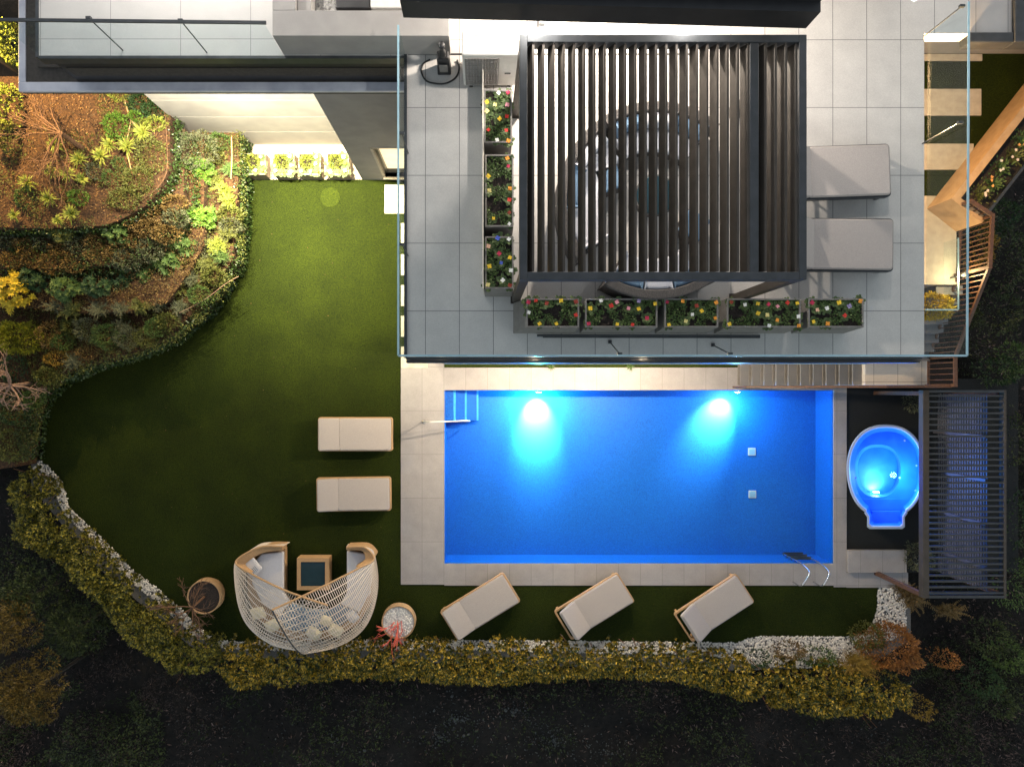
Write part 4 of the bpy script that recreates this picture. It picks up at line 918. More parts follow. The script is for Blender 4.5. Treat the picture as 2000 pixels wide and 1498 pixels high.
# roof pebbles and dark box at the top
t = MB().box(P(655, 0, 7.4).x, P(722, 0, 7.4).x, P(0, 17, 7.4).y, P(0, -40, 7.4).y, ZT + .02, 7.4).build("storage_box", M['black'], bevel=.02); tag(t, "dark box standing on white pebbles at the top edge", "box")
pbm = MB()
for _ in range(700):
    x = rnd(607, 724); y = rnd(-30, 21); c = P(x, y, 7.2); pbm.pebble((c.x, c.y, 7.16), rnd(.025, .04))
tag(pbm.build("pebbles", M['pebble']), "white pebbles filling the roof tray at the top edge", "pebbles", kind="stuff")
# ================================================================== POOL FURNITURE
t = thing("pool_handrail", "white curved handrail beside the pool entry steps", "handrail", P(827, 824, .02))
m_ = MB(); m_.tube(bez([P(828, 824, .03), P(829, 824, .5), P(836, 824, .82), P(850, 824, .86), P(905, 822, .55), P(916, 822, .30), P(917, 822, -.3)], 30), .021, 8); m_.build("tube", M['white'], t, smooth=True)
m_ = MB(); c = P(828, 824, .02); m_.lathe([(0, .021), (.06, .021), (.06, .035), (.03, .05)], c.x, c.y, 16); m_.build("foot_plate", M['steel'], t, smooth=True)
t = thing("pool_ladder", "steel ladder with two curved rails in the pool corner by the spa", "ladder", P(1570, 1105, .0))
for x0_, x1_ in ((1538, 1549), (1574, 1589)):
    y_in = P(0, 1101, 0).y
    a_ = P(x0_, 1088, -.5); b_ = P(x1_, 1136, .03)
    m_ = MB(); m_.tube(bez([(a_.x, y_in + .1, -.85), (a_.x, y_in + .1, -.2), (a_.x + .02, y_in + .09, .35), (a_.x + .06, y_in - .06, .72), (b_.x - .04, b_.y + .12, .70), (b_.x - .01, b_.y + .01, .45), (b_.x, b_.y, .03)], 34), .02, 8); m_.build("rail", M['steel'], t, smooth=True)
xa_ = P(1538, 0, -.5).x; xb_ = P(1574, 0, -.5).x
for k in range(3): m_ = MB(); m_.box(xa_ - .02, xb_ + .02, y_in + .06, y_in + .15, -.25 - .25 * k, -.22 - .25 * k); m_.build("step", M['alu'], t)
# ================================================================== SPA
def spa_outline(sx, sy, grow, n=64, neck=True):
    cx, cy_ = 1731.5, 912.0; pts = []
    for k in range(n):
        a_ = 2 * math.pi * k / n; c_, s_ = math.cos(a_), math.sin(a_); e_ = .92
        x = cx + (78 - grow) * (abs(c_) ** e_) * (1 if c_ > 0 else -1); ry = (83 - grow) if s_ < 0 else (98 - grow)
        y = cy_ + ry * (abs(s_) ** e_) * (1 if s_ > 0 else -1)
        if s_ > 0:
            nw = 37 - grow * .85
            if abs(x - cx) < nw + 1 and y > 985: y = 1033 - grow * 1.0 if abs(x - cx) < nw - 1 else y
        pts.append((x, y))
    return pts
def spa_poly(g):
    cx = 1730.5; nw = 37 - g * .8; yb = 1033 - g
    pts = [(cx + nw, yb - 4), (cx + nw - 5, yb), (cx - nw + 5, yb), (cx - nw, yb - 4), (cx - nw, 1010 - g * .3), (cx - nw - 6, 1001 - g * .4)]
    for k in range(45):
        a_ = R(118 + (422 - 118) * k / 44); c_, s_ = math.cos(a_), math.sin(a_); e_ = .84
        ry = 83 - g if s_ < 0 else 99 - g
        pts.append((cx + (77 - g) * math.copysign(abs(c_) ** e_, c_), 912 + ry * math.copysign(abs(s_) ** (1 if s_ < 0 else .9), s_)))
    pts += [(cx + nw + 6, 1001 - g * .4), (cx + nw, 1010 - g * .3)]
    return pts
t = thing("spa_tub", "glowing blue egg shaped spa tub with an entry neck beside the pool", "spa", P(1731, 925, 0))
def loft(rings, name, m, smooth=True, cap=True):
    mb = MB(); n = len(rings[0][0])
    for pl, z_ in rings: mb.v += [tuple(P(p[0], p[1], z_)) for p in pl]
    for k in range(len(rings) - 1):
        for j in range(n): mb.f.append((k * n + j, k * n + (j + 1) % n, (k + 1) * n + (j + 1) % n, (k + 1) * n + j))
    if cap: mb.f.append(tuple((len(rings) - 1) * n + j for j in range(n)))
    return mb.build(name, m, t)
loft([(spa_poly(1), 0), (spa_poly(0), .70), (spa_poly(1.5), .74), (spa_poly(5), .74), (spa_poly(6.5), .725)], "rim", M['sparim'], cap=False)
loft([(spa_poly(6.5), .725), (spa_poly(10), .64), (spa_poly(14), .46)], "shell", M['spa'], cap=False)
def egg(s):
    pts = []; cx, cy2 = 1714.5, 915
    for k in range(49):
        a_ = 2 * math.pi * k / 49; c_, s_ = math.cos(a_), math.sin(a_); y = cy2 + (47 if s_ < 0 else 56) * s_ * s; x = cx + 45 * s * (abs(c_) ** .75) * (1 if c_ > 0 else -1)
        pts.append((x, min(y, cy2 + 57 * s)))
    return pts
op = [tuple(P(*p, .46)) for p in spa_poly(14)]
# seat ring between shell and footwell (bridged by nearest angle)
def ringbridge(o_, i_, name, m):
    mb = MB(); cx, cyy = sum(p[0] for p in i_) / len(i_), sum(p[1] for p in i_) / len(i_); N_ = 96; A = []; 
    def ray(poly, a_):
        dx, dy = math.cos(a_), math.sin(a_); best = 0
        for k in range(len(poly)):
            x1_, y1_ = poly[k][0] - cx, poly[k][1] - cyy; x2_, y2_ = poly[(k + 1) % len(poly)][0] - cx, poly[(k + 1) % len(poly)][1] - cyy
            den = dx * (y2_ - y1_) - dy * (x2_ - x1_)
            if abs(den) < 1e-12: continue
            tt = (x1_ * (y2_ - y1_) - y1_ * (x2_ - x1_)) / den; uu = (x1_ * dy - y1_ * dx) / den
            if tt > 0 and -1e-6 <= uu <= 1 + 1e-6: best = max(best, tt)
        return (cx + dx * best, cyy + dy * best)
    for k in range(N_):
        a_ = 2 * math.pi * k / N_; p, q = ray(o_, a_), ray(i_, a_); mb.v += [(p[0], p[1], o_[0][2]), (q[0], q[1], i_[0][2])]
    for k in range(N_): j = (k + 1) % N_; mb.f.append((2 * k, 2 * j, 2 * j + 1, 2 * k + 1))
    return mb.build(name, m, t)
e1 = [tuple(P(*p, .42)) for p in egg(1)]
ringbridge(op, e1, "seat", M['spa'])
loft([(egg(1), .42), (egg(.96), .30), (egg(.88), .03)], "footwell", M['spa'])
m_ = MB()
m_.prism(up([(1672, 974), (1791, 974), (1778, 986), (1765, 997), (1698, 997), (1685, 986)], .47), .40, .47); m_.box(P(1703, 0, .54).x, P(1760, 0, .54).x, P(0, 1024, .54).y, P(0, 998, .54).y, .40, .54); m_.build("entry_step", M['spa'], t, bevel=.01)
m_ = MB()
for (x, y) in ((1767, 860), (1790, 909), (1788, 958), (1757, 933), (1671, 933)): c = P(x, y, .58); m_.lathe([(0, .605), (.022, .60), (.03, .59)], c.x, c.y, 12)
m_.build("jet", M['sparim'], t)
loft([(spa_poly(10.5), .63), (spa_poly(11), .63)], "waterfilm", WM).name = "water"
em2 = mat("spa_lens", (1, 1, 1), None, emit=(.75, .88, 1), es=14); c = P(1713, 962, .2)
m_ = MB(); m_.box(c.x - .06, c.x + .06, c.y - .0, c.y + .02, .12, .20); m_.build("lamp_lens", em2, t)
light("spa_light", 'SPOT', (c.x, c.y + .05, .20), 20, (.8, .92, 1), t, .04, (c.x, c.y + .4, .0), 150, 1)
light("spa_glow", 'POINT', (c.x, c.y + .45, .3), 9, (.35, .6, 1), t, .1)
light("fence_fill", 'POINT', (c.x + .35, c.y + .5, .90), 70, (.06, .28, 1), t, .08)  # added blue fill floating above the rim, brightens the slatted fence
struct_ = MB(); pbox(struct_, 1653, 1073, 1766, 1116, -.02, .12); o = struct_.build("paving", M['deck']); struct(o)
# ================================================================== SLATTED PERGOLA WITH FENCE
sz = 2.22
ax, ay = P(1803, 762, sz).x, P(0, 762, sz).y; bx_, by_ = P(1966, 0, sz).x, P(0, 1168, sz).y
t = thing("slatted_pergola", "long narrow slatted pergola over the dark fence beside the spa", "pergola", (ax, by_, 0))
for (xx, nm) in ((ax, 0), (bx_ - .06, 1)):
    m_ = MB(); wdt = .15 if nm == 0 else .06; m_.box(xx, xx + wdt, by_, ay, sz - .18, sz); m_.build("side_beam", M['fascia'] if nm else M['slat'], t, bevel=.006)
for yy in (by_, ay - .06): m_ = MB(); m_.box(ax + .15, bx_ - .06, yy, yy + .06, sz - .15, sz - .002); m_.build("end_beam", M['alu'], t)
n_s = 35
for k in range(n_s):
    yy = ay - .14 - k * (ay - by_ - .26) / (n_s - 1); m_ = MB(); m_.box(ax + .15, bx_ - .06, yy - .02, yy + .02, sz - .10, sz - .012); m_.build("slat", M['alu'], t)
for (xx, yy) in ((ax + .07, by_ + .05), (ax + .07, ay - .08), (bx_ - .05, by_ + .05), (bx_ - .05, ay - .08)):
    m_ = MB(); m_.box(xx - .05, xx + .05, yy - .05, yy + .05, -.02, sz - .18); m_.build("post", M['wood'], t)
t = thing("slatted_fence", "tall dark fence of horizontal slats under the far side of the slatted pergola", "fence", (bx_ - .2, by_, 0))
fx = bx_ - .30; fm = mat("fence_paint", (.07, .07, .09), (.09, .09, .11), 5, .6)
for k in range(20): zz = .08 + k * .098; m_ = MB(); m_.box(fx - .012, fx + .012, by_ + .1, ay - .1, zz, zz + .045); m_.build("slat", fm, t)
for k in range(4):
    yy = ay - 1.15 - k * 1.08; m_ = MB(); m_.box(fx - .08, fx - .014, yy - .035, yy + .035, -.02, 2.02); m_.build("post", fm, t)
# ================================================================== POTS
def pot(label, px, py, r0, rm, r1, h, fill, mfill):
    b_ = P(px, py, 0); t = thing("woven_pot", label, "pot", b_)
    MB().lathe([(0, .0), (r0, .0), (rm, h * .45), (r1, h), (r1 - .025, h), (r1 - .03, h - .06)], b_.x, b_.y, 36).build("body", M['weave'], t, smooth=True)
    m_ = MB()
    if fill == 'pebble':
        for _ in range(520):
            a_ = rnd(0, 6.28); q = (r1 - .05) * math.sqrt(rnd(0, 1)); m_.pebble((b_.x + q * math.cos(a_), b_.y + q * math.sin(a_), h - .045 + rnd(0, .015)), rnd(.022, .034))
    m_.lathe([(r1 - .03, h - .05), (0, h - .045)], b_.x, b_.y, 24)
    m_.build("filling", mfill, t); return b_
def branches(mb, p, d, L, r, depth, spread=.6, droop=0, seg=4, kids=3, minr=.004, shrink=.68):
    pts = [p]; dd = d.normalized()
    for k in range(seg):
        dd = (dd + rdir() * .22 + Vector((0, 0, -droop))).normalized(); pts.append(pts[-1] + dd * L / seg)
    mb.tube(pts, r, 5 if r > .012 else 3, max(minr, r * .55), cap=False)
    if depth <= 0: return
    for k in range(kids):
        q = pts[random.randint(max(1, seg - 3), seg)]; nd = (dd + rdir() * spread).normalized()
        branches(mb, q, nd, L * shrink * rnd(.75, 1.15), max(minr, r * .6), depth - 1, spread, droop, seg, kids, minr, shrink)
b_ = pot("round woven pot filled with white pebbles and a coral red bare plant", 782, 1204, .36, .46, .45, .50, 'pebble', M['pebble'])
m_ = MB(); c0_ = Vector((b_.x - .02, b_.y + .0, .45))
for k, tg in enumerate([(-.35, -.3), (-.25, -.55), (.0, -.75), (.15, -.6), (-.6, -.1), (.25, -.35), (-.1, -.9), (-.45, -.45)]):
    branches(m_, c0_ + Vector((rnd(-.08, .12), rnd(-.05, .05), 0)), Vector((tg[0], tg[1], .75)), .42, .011, 2, .5, .10, 4, 3, .0045)
tag(m_.build("coral_bark_plant", M['redtwig']), "coral red leafless twigs drooping from the pebble filled pot", "plant")
b_ = pot("round woven pot of dark soil holding a bare brown tree, left of the daybed", 413, 1155, .37, .46, .45, .55, 'soil', M['soil'])
t = thing("bare_tree", "leafless brown tree spreading out of the pot left of the daybed", "tree", (b_.x, b_.y, .5))
m_ = MB(); m_.tube([(b_.x, b_.y, .5), (b_.x - .03, b_.y - .04, .8), (b_.x - .08, b_.y - .1, 1.15)], .035, 7, .028); m_.build("trunk", M['bark2'], t)
m_ = MB(); q0 = Vector((b_.x - .08, b_.y - .1, 1.1))
for k in range(9):
    a_ = k * .7 + rnd(-.2, .2); branches(m_, q0, Vector((math.cos(a_), math.sin(a_), rnd(.1, .7))), rnd(.35, .5), .016, 3, .55, .02, 4, 3, .0045, .7)
m_.build("branches", M['bark2'], t)
# bare twisting tree on the left garden edge
def baretree(label, px, py, z0, h, n, L, m, depth=3, spread=.9, r=.03, name="bare_tree"):
    c = P(px, py, z0); t = thing(name, label, "tree", c); mm = MB(); top = c + Vector((rnd(-.1, .1), rnd(-.1, .1), h)); mm.tube([c, (c + top) / 2 + Vector((.04, 0, 0)), top], r * 1.5, 7, r * 1.1); mm.build("trunk", m, t)
    mm = MB()
    for k in range(n):
        a_ = k * 6.28 / n + rnd(-.3, .3); branches(mm, top, Vector((math.cos(a_), math.sin(a_), rnd(-.1, .6))), L, r, depth, spread, .0, 4, 3, .005, .72)
    mm.build("branches", m, t)
baretree("pinkish twisted leafless tree at the left edge above the lawn tip", 62, 748, .9, 1.0, 7, .48, M['bark'], 3, 1.0)
c = P(165, 293, 2.1); t = thing("bare_tree", "leaning leafless tree with a thick stump like trunk on the top garden bed", "tree", c)
q0 = P(118, 260, 3.0); m_ = MB(); m_.tube([c, (c + q0) / 2, q0], .06, 8, .05); m_.build("trunk", M['bark2'], t)
m_ = MB()
for k in range(11):
    a_ = R(110 + k * 16 + rnd(-8, 8)); branches(m_, q0, Vector((math.cos(a_), math.sin(a_), rnd(-.25, .15))), rnd(.5, .85), .02, 3, .55, .04, 5, 3, .005, .75)
m_.build("branches", M['bark2'], t)
for k, (pts, r_, mt, lab) in enumerate(((((243, 195), (252, 225), (256, 235), (275, 252), (300, 254), (318, 245)), .018, 'cream', "pale hose looping through the upper garden bed"), (((256, 236), (248, 275), (250, 305), (258, 340)), .014, 'cream', "pale straight stem crossing the upper garden bed"),
        (((322, 220), (325, 260), (326, 330), (312, 362), (285, 385), (250, 405)), .007, 'bark2', "thin irrigation hose along the rim of the highest bed"), (((350, 612), (400, 585), (440, 555), (466, 540)), .008, 'bark', "long thin dry stem arching along the ivy hedge"), (((452, 268), (453, 310), (451, 350)), .014, 'cream', "short hose by the ivy near the beige planters"))):
    zz = 2.2 if k < 3 else 1.15; m_ = MB(); m_.tube(bez([P(x, y, zz + .04 * math.sin(i)) for i, (x, y) in enumerate(pts)], 26), r_, 6); tag(m_.build("hose" if k in (0, 2, 4) else "dry_stem", M[mt] if mt != 'cream' else M['weave']), lab, "hose" if k in (0, 2, 4) else "stem")
# ================================================================== SHRUBS
def dens(n): return int(n)
def shrub_mesh(c, rx, ry, rz, n, L, W, style='leafy', lump=.35, seed=0):
    mb = MB(); c = Vector(c); sd_ = Vector((seed * 3.1, seed * 1.7, 0))
    def surf(d): return 1 + lump * noise.noise(d * 2.2 + sd_) + lump * .5 * noise.noise(d * 5 + sd_)
    if style == 'leafy' or style == 'fine':
        for _ in range(n):
            d = rdir(); d.z = abs(d.z) * 1.0 if random.random() < .85 else -abs(d.z) * .3; d.normalize(); k = surf(d) * (rnd(.55, 1) ** .4); p = c + Vector((d.x * rx, d.y * ry, d.z * rz)) * k
            o = (d + rdir() * .7 + Vector((0, 0, .2))).normalized(); mb.leaf(p, o, o.cross(rdir()).normalized(), L * rnd(.7, 1.3), W * rnd(.8, 1.2), .12)
    elif style == 'rosette':
        for _ in range(n // 8):
            d = rdir(); d.z = abs(d.z); d.normalize(); k = surf(d) * rnd(.75, 1); p = c + Vector((d.x * rx, d.y * ry, d.z * rz)) * k; ax_ = (d * .6 + Vector((0, 0, .7)) + rdir() * .2).normalized()
            u = ax_.cross(Vector((1, .3, 0))).normalized(); v = ax_.cross(u); s0 = rnd(0, 6)
            for j in range(9):
                a_ = s0 + j * 2.4; dd = (u * math.cos(a_) + v * math.sin(a_) + ax_ * rnd(.15, .9)).normalized(); mb.leaf(p, dd, dd.cross(ax_).normalized(), L * rnd(.75, 1.2), W, .15)
    elif style == 'feather':
        for _ in range(n // 9):
            a_ = rnd(0, 6.28); el = rnd(.0, 1.2); dd = Vector((math.cos(a_) * math.cos(el), math.sin(a_) * math.cos(el), math.sin(el))); ln = rnd(.45, 1.1)
            oa = rnd(0, 6.28); orr = rnd(0, .45); p0 = c + Vector((math.cos(oa) * rx * orr, math.sin(oa) * ry * orr, rnd(0, .3) * rz))
            e_ = Vector((dd.x * rx, dd.y * ry, dd.z * rz)) * ln * .8; sdv = dd.cross(Vector((0, 0, 1))); sdv = sdv.normalized() if sdv.length > .01 else Vector((1, 0, 0)); bend = rdir() * .12
            for j in range(8):
                f = .2 + .8 * j / 7; q = p0 + e_ * f + Vector((bend.x, bend.y, -.15 * rz)) * f * f
                for s_ in (-1, 1): o = (dd * .7 + sdv * s_ * .8 + Vector((0, 0, rnd(-.1, .35)))).normalized(); mb.leaf(q, o, o.cross(Vector((0, 0, 1))).normalized(), L * .72 * rnd(.7, 1.2) * (1.15 - .6 * f), W * .8, 0)
    elif style == 'spiky':
        for _ in range(n):
            a_ = rnd(0, 6.28); el = rnd(.15, 1.25); dd = Vector((math.cos(a_) * math.cos(el), math.sin(a_) * math.cos(el), math.sin(el))); sdv = dd.cross(Vector((0, 0, 1))).normalized(); ln = rx * rnd(.75, 1.1); q = c
            m1 = q + dd * ln * .5; tip = q + dd * ln + Vector((0, 0, -.25 * ln)); k = len(mb.v)
            mb.v += [tuple(q + sdv * W * .5), tuple(q - sdv * W * .5), tuple(m1 + sdv * W * .5), tuple(m1 - sdv * W * .5), tuple(tip)]; mb.f += [(k, k + 1, k + 3, k + 2), (k + 2, k + 3, k + 4)]
    return mb
def shrub(name, label, cat, px, py, z0, rpx, h, n, L, W, style, m, group=None, ry=None, stem=False, seed=None):
    zc = z0 + h * .35; s = SC(z0 + h * .6); c = P(px, py, z0 + h * .6); rx = rpx / s; ry_ = (ry or rpx) / s; seed = seed if seed is not None else px * .37 + py * .11
    mb = shrub_mesh((c.x, c.y, z0 + (h * .25 if style != 'spiky' else h * .4)), rx, ry_, h * .75, n, L, W, style, seed=seed)
    if stem:
        t = thing(name, label, cat, (c.x, c.y, z0), group=group); mb.build("crown", LF[m], t)
        m_ = MB(); m_.tube([(c.x, c.y, z0 - .02), (c.x + .02, c.y, z0 + h * .5)], .03, 6, .02)
        for q in range(5): d = rdir(); d.z = abs(d.z); m_.tube([(c.x + .02, c.y, z0 + h * .3), (c.x + d.x * rx * .6, c.y + d.y * ry_ * .6, z0 + h * (.4 + .3 * d.z))], .012, 4, .006)
        m_.build("trunk", M['bark2'], t); return t
    return tag(mb.build(name, LF[m]), label, cat, group)
yu = [(25, 420, .75, .9), (52, 356, 1.1, 2.1), (92, 388, 1, 2.1), (98, 335, .95, 2.1), (105, 283, .95, 2.1), (110, 430, .7, 2.1), (130, 340, 1.0, 2.1), (137, 418, 1.1, 2.1), (152, 311, 1.05, 2.1), (158, 349, .8, 2.1), (195, 305, 1.15, 2.1), (212, 283, 1.05, 2.1), (247, 286, 1.25, 2.1), (277, 258, 1.2, 2.1)]
for k, (x, y, s_, z0_) in enumerate(sorted(yu)):
    z0_ = 2.1
    shrub("yucca", "spiky lime green rosette on the top garden bed, %s from the left" % ORD[k], "plant", x, y, z0_, 22 * s_, .36, 58, .1, .026, 'spiky', 'lime', "spiky rosettes on the top garden bed")
PL = [  # px,py,z,r,h,n,L,W,style,mat,ry,label
 (222, 245, 2.1, 22, .55, 700, .055, .045, 'leafy', 'bright', 26, "bright small leaved shrub left of the looping hose"),
 (262, 226, 2.1, 12, .35, 260, .05, .04, 'leafy', 'bright', 10, "little bright green shrub where the pale hoses cross"),
 (228, 184, 2.1, 17, .4, 300, .05, .035, 'leafy', 'lime', 10, "yellow green shrub peeping out below the zinc coping"),
 (4, 200, 2.1, 20, .9, 800, .06, .045, 'leafy', 'lime', 42, "tall yellow green bush at the left edge beside the bare bed"),
 (2, 262, 2.1, 16, .8, 500, .06, .045, 'leafy', 'olive', 30, "olive bush at the left edge below the tall yellow green one"),
 (8, 75, 2.1, 20, 1.2, 700, .08, .06, 'leafy', 'lime', 35, "lit bush in the corner left of the balcony coping"),
 (180, 333, 2.1, 14, .35, 260, .04, .03, 'leafy', 'grey', 16, "small grey green shrub amid the spiky rosettes"),
 (212, 345, 2.1, 15, .35, 280, .04, .03, 'leafy', 'mid', 14, "round mid green shrub right of the spiky rosettes"),
 (230, 318, 2.1, 12, .3, 200, .04, .03, 'leafy', 'mid', 12, "small green shrub under the biggest spiky rosette"),
 (290, 300, 2.1, 30, .35, 900, .045, .035, 'leafy', 'olive', 38, "yellow green ground shrub along the rim of the highest bed"),
 (265, 350, 2.1, 30, .35, 800, .045, .035, 'leafy', 'olive', 26, "low olive shrub near the corner of the highest bed"),
 (300, 240, 2.1, 22, .3, 450, .045, .035, 'leafy', 'lime', 12, "low lime shrub inside the loop of the pale hose"),
 (240, 385, 2.1, 30, .35, 700, .045, .035, 'leafy', 'olive', 20, "yellowish ground shrub at the lower corner of the highest bed"),
 (45, 385, 2.1, 20, .3, 350, .045, .035, 'leafy', 'mid', 20, "low green plant beneath the leftmost spiky rosettes"),
 (150, 385, 2.1, 18, .35, 380, .05, .035, 'leafy', 'bright', 14, "bright green herb between the spiky rosettes and the amber bed edge"),
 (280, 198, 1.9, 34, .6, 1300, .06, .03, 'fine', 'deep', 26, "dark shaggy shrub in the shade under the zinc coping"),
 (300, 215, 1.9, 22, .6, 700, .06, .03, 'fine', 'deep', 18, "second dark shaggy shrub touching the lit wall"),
 (378, 288, 1.3, 38, .75, 2400, .06, .014, 'fine', 'grey', 34, "rounded grey green rosemary like mound against the lit wall"),
 (386, 330, .9, 29, .6, 620, .11, .05, 'rosette', 'bright', 24, "vivid green broad leaved shrub below the grey green mound"),
 (384, 422, .9, 33, .6, 760, .11, .05, 'rosette', 'bright', 24, "vivid green broad leaved shrub in the middle of the lit bed"),
 (358, 480, .9, 26, .6, 520, .12, .04, 'rosette', 'mid', 22, "green broad leaved shrub below the vivid middle one"),
 (328, 515, .9, 28, .6, 560, .12, .04, 'rosette', 'mid', 26, "darker broad leaved shrub halfway down the slope"),
 (288, 530, .9, 22, .5, 420, .12, .04, 'rosette', 'mid', 20, "broad leaved shrub at the right end of the dark row"),
 (240, 545, .9, 26, .6, 480, .12, .04, 'rosette', 'deep', 22, "dark broad leaved shrub, right of centre in the dark row"),
 (185, 560, 1.25, 24, .5, 420, .11, .04, 'rosette', 'deep', 18, "dark broad leaved shrub in the centre of the dark row"),
 (125, 565, 1.25, 28, .6, 520, .11, .04, 'rosette', 'mid', 22, "green broad leaved shrub left of centre in the dark row"),
 (58, 545, 1.25, 26, .6, 420, .11, .04, 'rosette', 'deep', 20, "dark broad leaved shrub beside the yellow leaved bush"),
 (434, 365, .9, 20, .5, 420, .10, .022, 'feather', 'lime', 20, "pale feathery shrub beside the lit ivy, upper one"),
 (444, 392, .9, 20, .5, 520, .08, .02, 'feather', 'lime', 22, "pale yellow feathery shrub just below the upper one by the ivy"),
 (440, 455, .9, 24, .5, 620, .08, .02, 'feather', 'olive', 18, "olive gold feathery shrub by the bend of the ivy wall"),
 (420, 480, .9, 24, .5, 640, .09, .02, 'feather', 'lime', 20, "yellow green feathery shrub below the golden one"),
 (402, 515, .9, 24, .45, 640, .07, .018, 'feather', 'olive', 20, "sandy olive feathery shrub where the ivy wall turns"),
 (368, 545, .9, 22, .45, 560, .07, .018, 'feather', 'grey', 16, "grey feathery shrub above the dry arching stem"),
 (340, 565, .9, 20, .4, 480, .09, .02, 'feather', 'olive', 16, "olive feathery shrub near the end of the dry arching stem"),
 (306, 595, .95, 22, .45, 640, .06, .016, 'feather', 'grey', 14, "greyish juniper at the right end of the juniper row"),
 (268, 598, 1.25, 22, .4, 600, .10, .02, 'feather', 'olive', 14, "green juniper second from the right in the juniper row"),
 (232, 603, 1.25, 22, .4, 600, .07, .016, 'feather', 'grey', 16, "grey juniper in the middle of the juniper row"),
 (188, 605, 1.25, 26, .45, 760, .07, .016, 'feather', 'grey', 18, "widest grey juniper in the juniper row"),
 (138, 605, 1.25, 24, .4, 620, .10, .02, 'feather', 'olive', 16, "green juniper second from the left in the juniper row"),
 (102, 597, 1.25, 22, .4, 560, .07, .018, 'feather', 'grey', 14, "grey brown juniper at the left end of the juniper row"),
 (166, 642, .9, 22, .6, 1100, .06, .016, 'fine', 'grey', 22, "round grey tuft at the left of the mound row above the lawn"),
 (205, 655, .9, 30, .55, 1500, .06, .018, 'fine', 'mid', 24, "broad grey green mound above the lawn edge"),
 (246, 660, .9, 26, .5, 1200, .06, .018, 'fine', 'grey', 20, "grey green mound right of the broad one"),
 (280, 660, .9, 22, .45, 900, .06, .018, 'fine', 'olive', 17, "olive mound at the right end of the mound row"),
 (22, 568, 1.25, 30, .8, 560, .12, .06, 'rosette', 'yellow', 36, "yellow leaved bush at the left edge of the garden"),
 (24, 658, .9, 46, .9, 3400, .06, .03, 'leafy', 'chart', 30, "dense chartreuse conifer mound at the left edge"),
 (92, 655, .9, 24, .5, 700, .05, .03, 'leafy', 'amber', 26, "rusty brown low shrub beside the chartreuse mound"),
 (110, 700, .9, 26, .3, 500, .05, .03, 'leafy', 'gold', 14, "golden brown ground plant above the left lawn corner"),
 (165, 690, .9, 24, .25, 450, .05, .03, 'leafy', 'amber', 12, "rusty ground plant over the ivy at the lawn edge"),
 (120, 455, 1.6, 22, .45, 380, .10, .045, 'rosette', 'olive', 18, "green shrub poking out of the amber ground cover"),
 (225, 455, 1.6, 22, .45, 420, .08, .05, 'rosette', 'mid', 20, "leafy green shrub under the curved edge of the highest bed"),
 (20, 720, .9, 30, .5, 500, .06, .04, 'leafy', 'deep', 26, "dark shrub behind the pinkish bare tree"),
 (20, 800, .9, 34, .6, 700, .07, .04, 'leafy', 'deep', 30, "dark leafy bush at the left edge below the pinkish bare tree"),
 (52, 850, .9, 22, .5, 500, .06, .035, 'leafy', 'dark', 34, "dark shrub at the narrow end of the ivy hedge"),
 (12, 870, .9, 30, .6, 700, .08, .035, 'fine', 'olive', 30, "shaggy olive bush at the left edge beside the pebble tip"),
]
for (px, py, z0_, r_, h_, n_, L_, W_, st_, mt, ry_, lab) in PL:
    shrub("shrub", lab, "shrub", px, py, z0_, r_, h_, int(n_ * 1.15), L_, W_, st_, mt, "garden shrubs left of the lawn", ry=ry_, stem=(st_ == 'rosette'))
am = [(14, 470), (48, 480), (84, 470), (115, 490), (150, 482), (185, 470), (190, 498), (60, 505), (22, 508), (140, 512), (100, 515), (225, 490), (262, 470), (245, 505), (285, 445), (310, 420), (320, 455), (340, 425), (290, 485), (335, 395), (262, 435)]
for k, (x, y) in enumerate(sorted(am)):
    shrub("amber_shrub", "low amber leaved ground shrub, %s from the left in the amber band" % (ORD + ["nineteenth", "twentieth", "rightmost"])[k], "shrub", x, y, 1.45 if y > 455 else 1.6, rnd(24, 30), .42, 900, .045, .035, 'leafy', 'amber' if k % 4 else 'grey', "amber ground shrubs across the slope", ry=rnd(17, 23))
for (mk, lab, zl, poly, nn_, thr) in (('olive', "low yellow green creepers between the spiky rosettes", 2.11, T4, 8000, -.05), ('mid', "low green creepers filling the middle beds", 1.61, T3, 9000, -.35), ('olive', "creeping plants along the narrow bed behind the ivy wall", .91, T1, 16000, -.22), ('amber', "brownish creepers in the second bed from the lawn", 1.26, T2, 12000, -.4)):
    mb = MB(); pw_ = up(poly, zl)
    for _ in range(nn_):
        px, py = rnd(-10, 480), rnd(180, 900); c = P(px, py, zl)
        if not inpoly(c.x, c.y, pw_) or (mk == 'olive' and zl > 2 and py < 250 and px < 190): continue
        nz = noise.noise(Vector((c.x * 1.6, c.y * 1.6, zl))) + .5 * noise.noise(Vector((c.x * 4, c.y * 4, zl)))
        if nz < thr: continue
        for q in range(5):
            dd = (rdir() + Vector((0, 0, .5))).normalized(); mb.leaf(c + Vector((rnd(-.07, .07), rnd(-.07, .07), rnd(0, .12 + .25 * max(0, nz)))), dd, dd.cross(rdir()).normalized(), rnd(.03, .07), rnd(.015, .035), .1)
    tag(mb.build("creeping_plants", LF[mk]), lab, "ground cover", kind="stuff")
es_ = [(448, 330), (446, 420), (448, 440), (430, 500), (415, 540), (385, 575), (350, 600), (322, 628), (300, 640), (235, 640), (140, 640), (120, 668), (140, 706), (85, 735), (60, 780), (330, 545), (365, 515), (392, 480), (390, 380), (412, 300), (425, 275), (410, 345)]
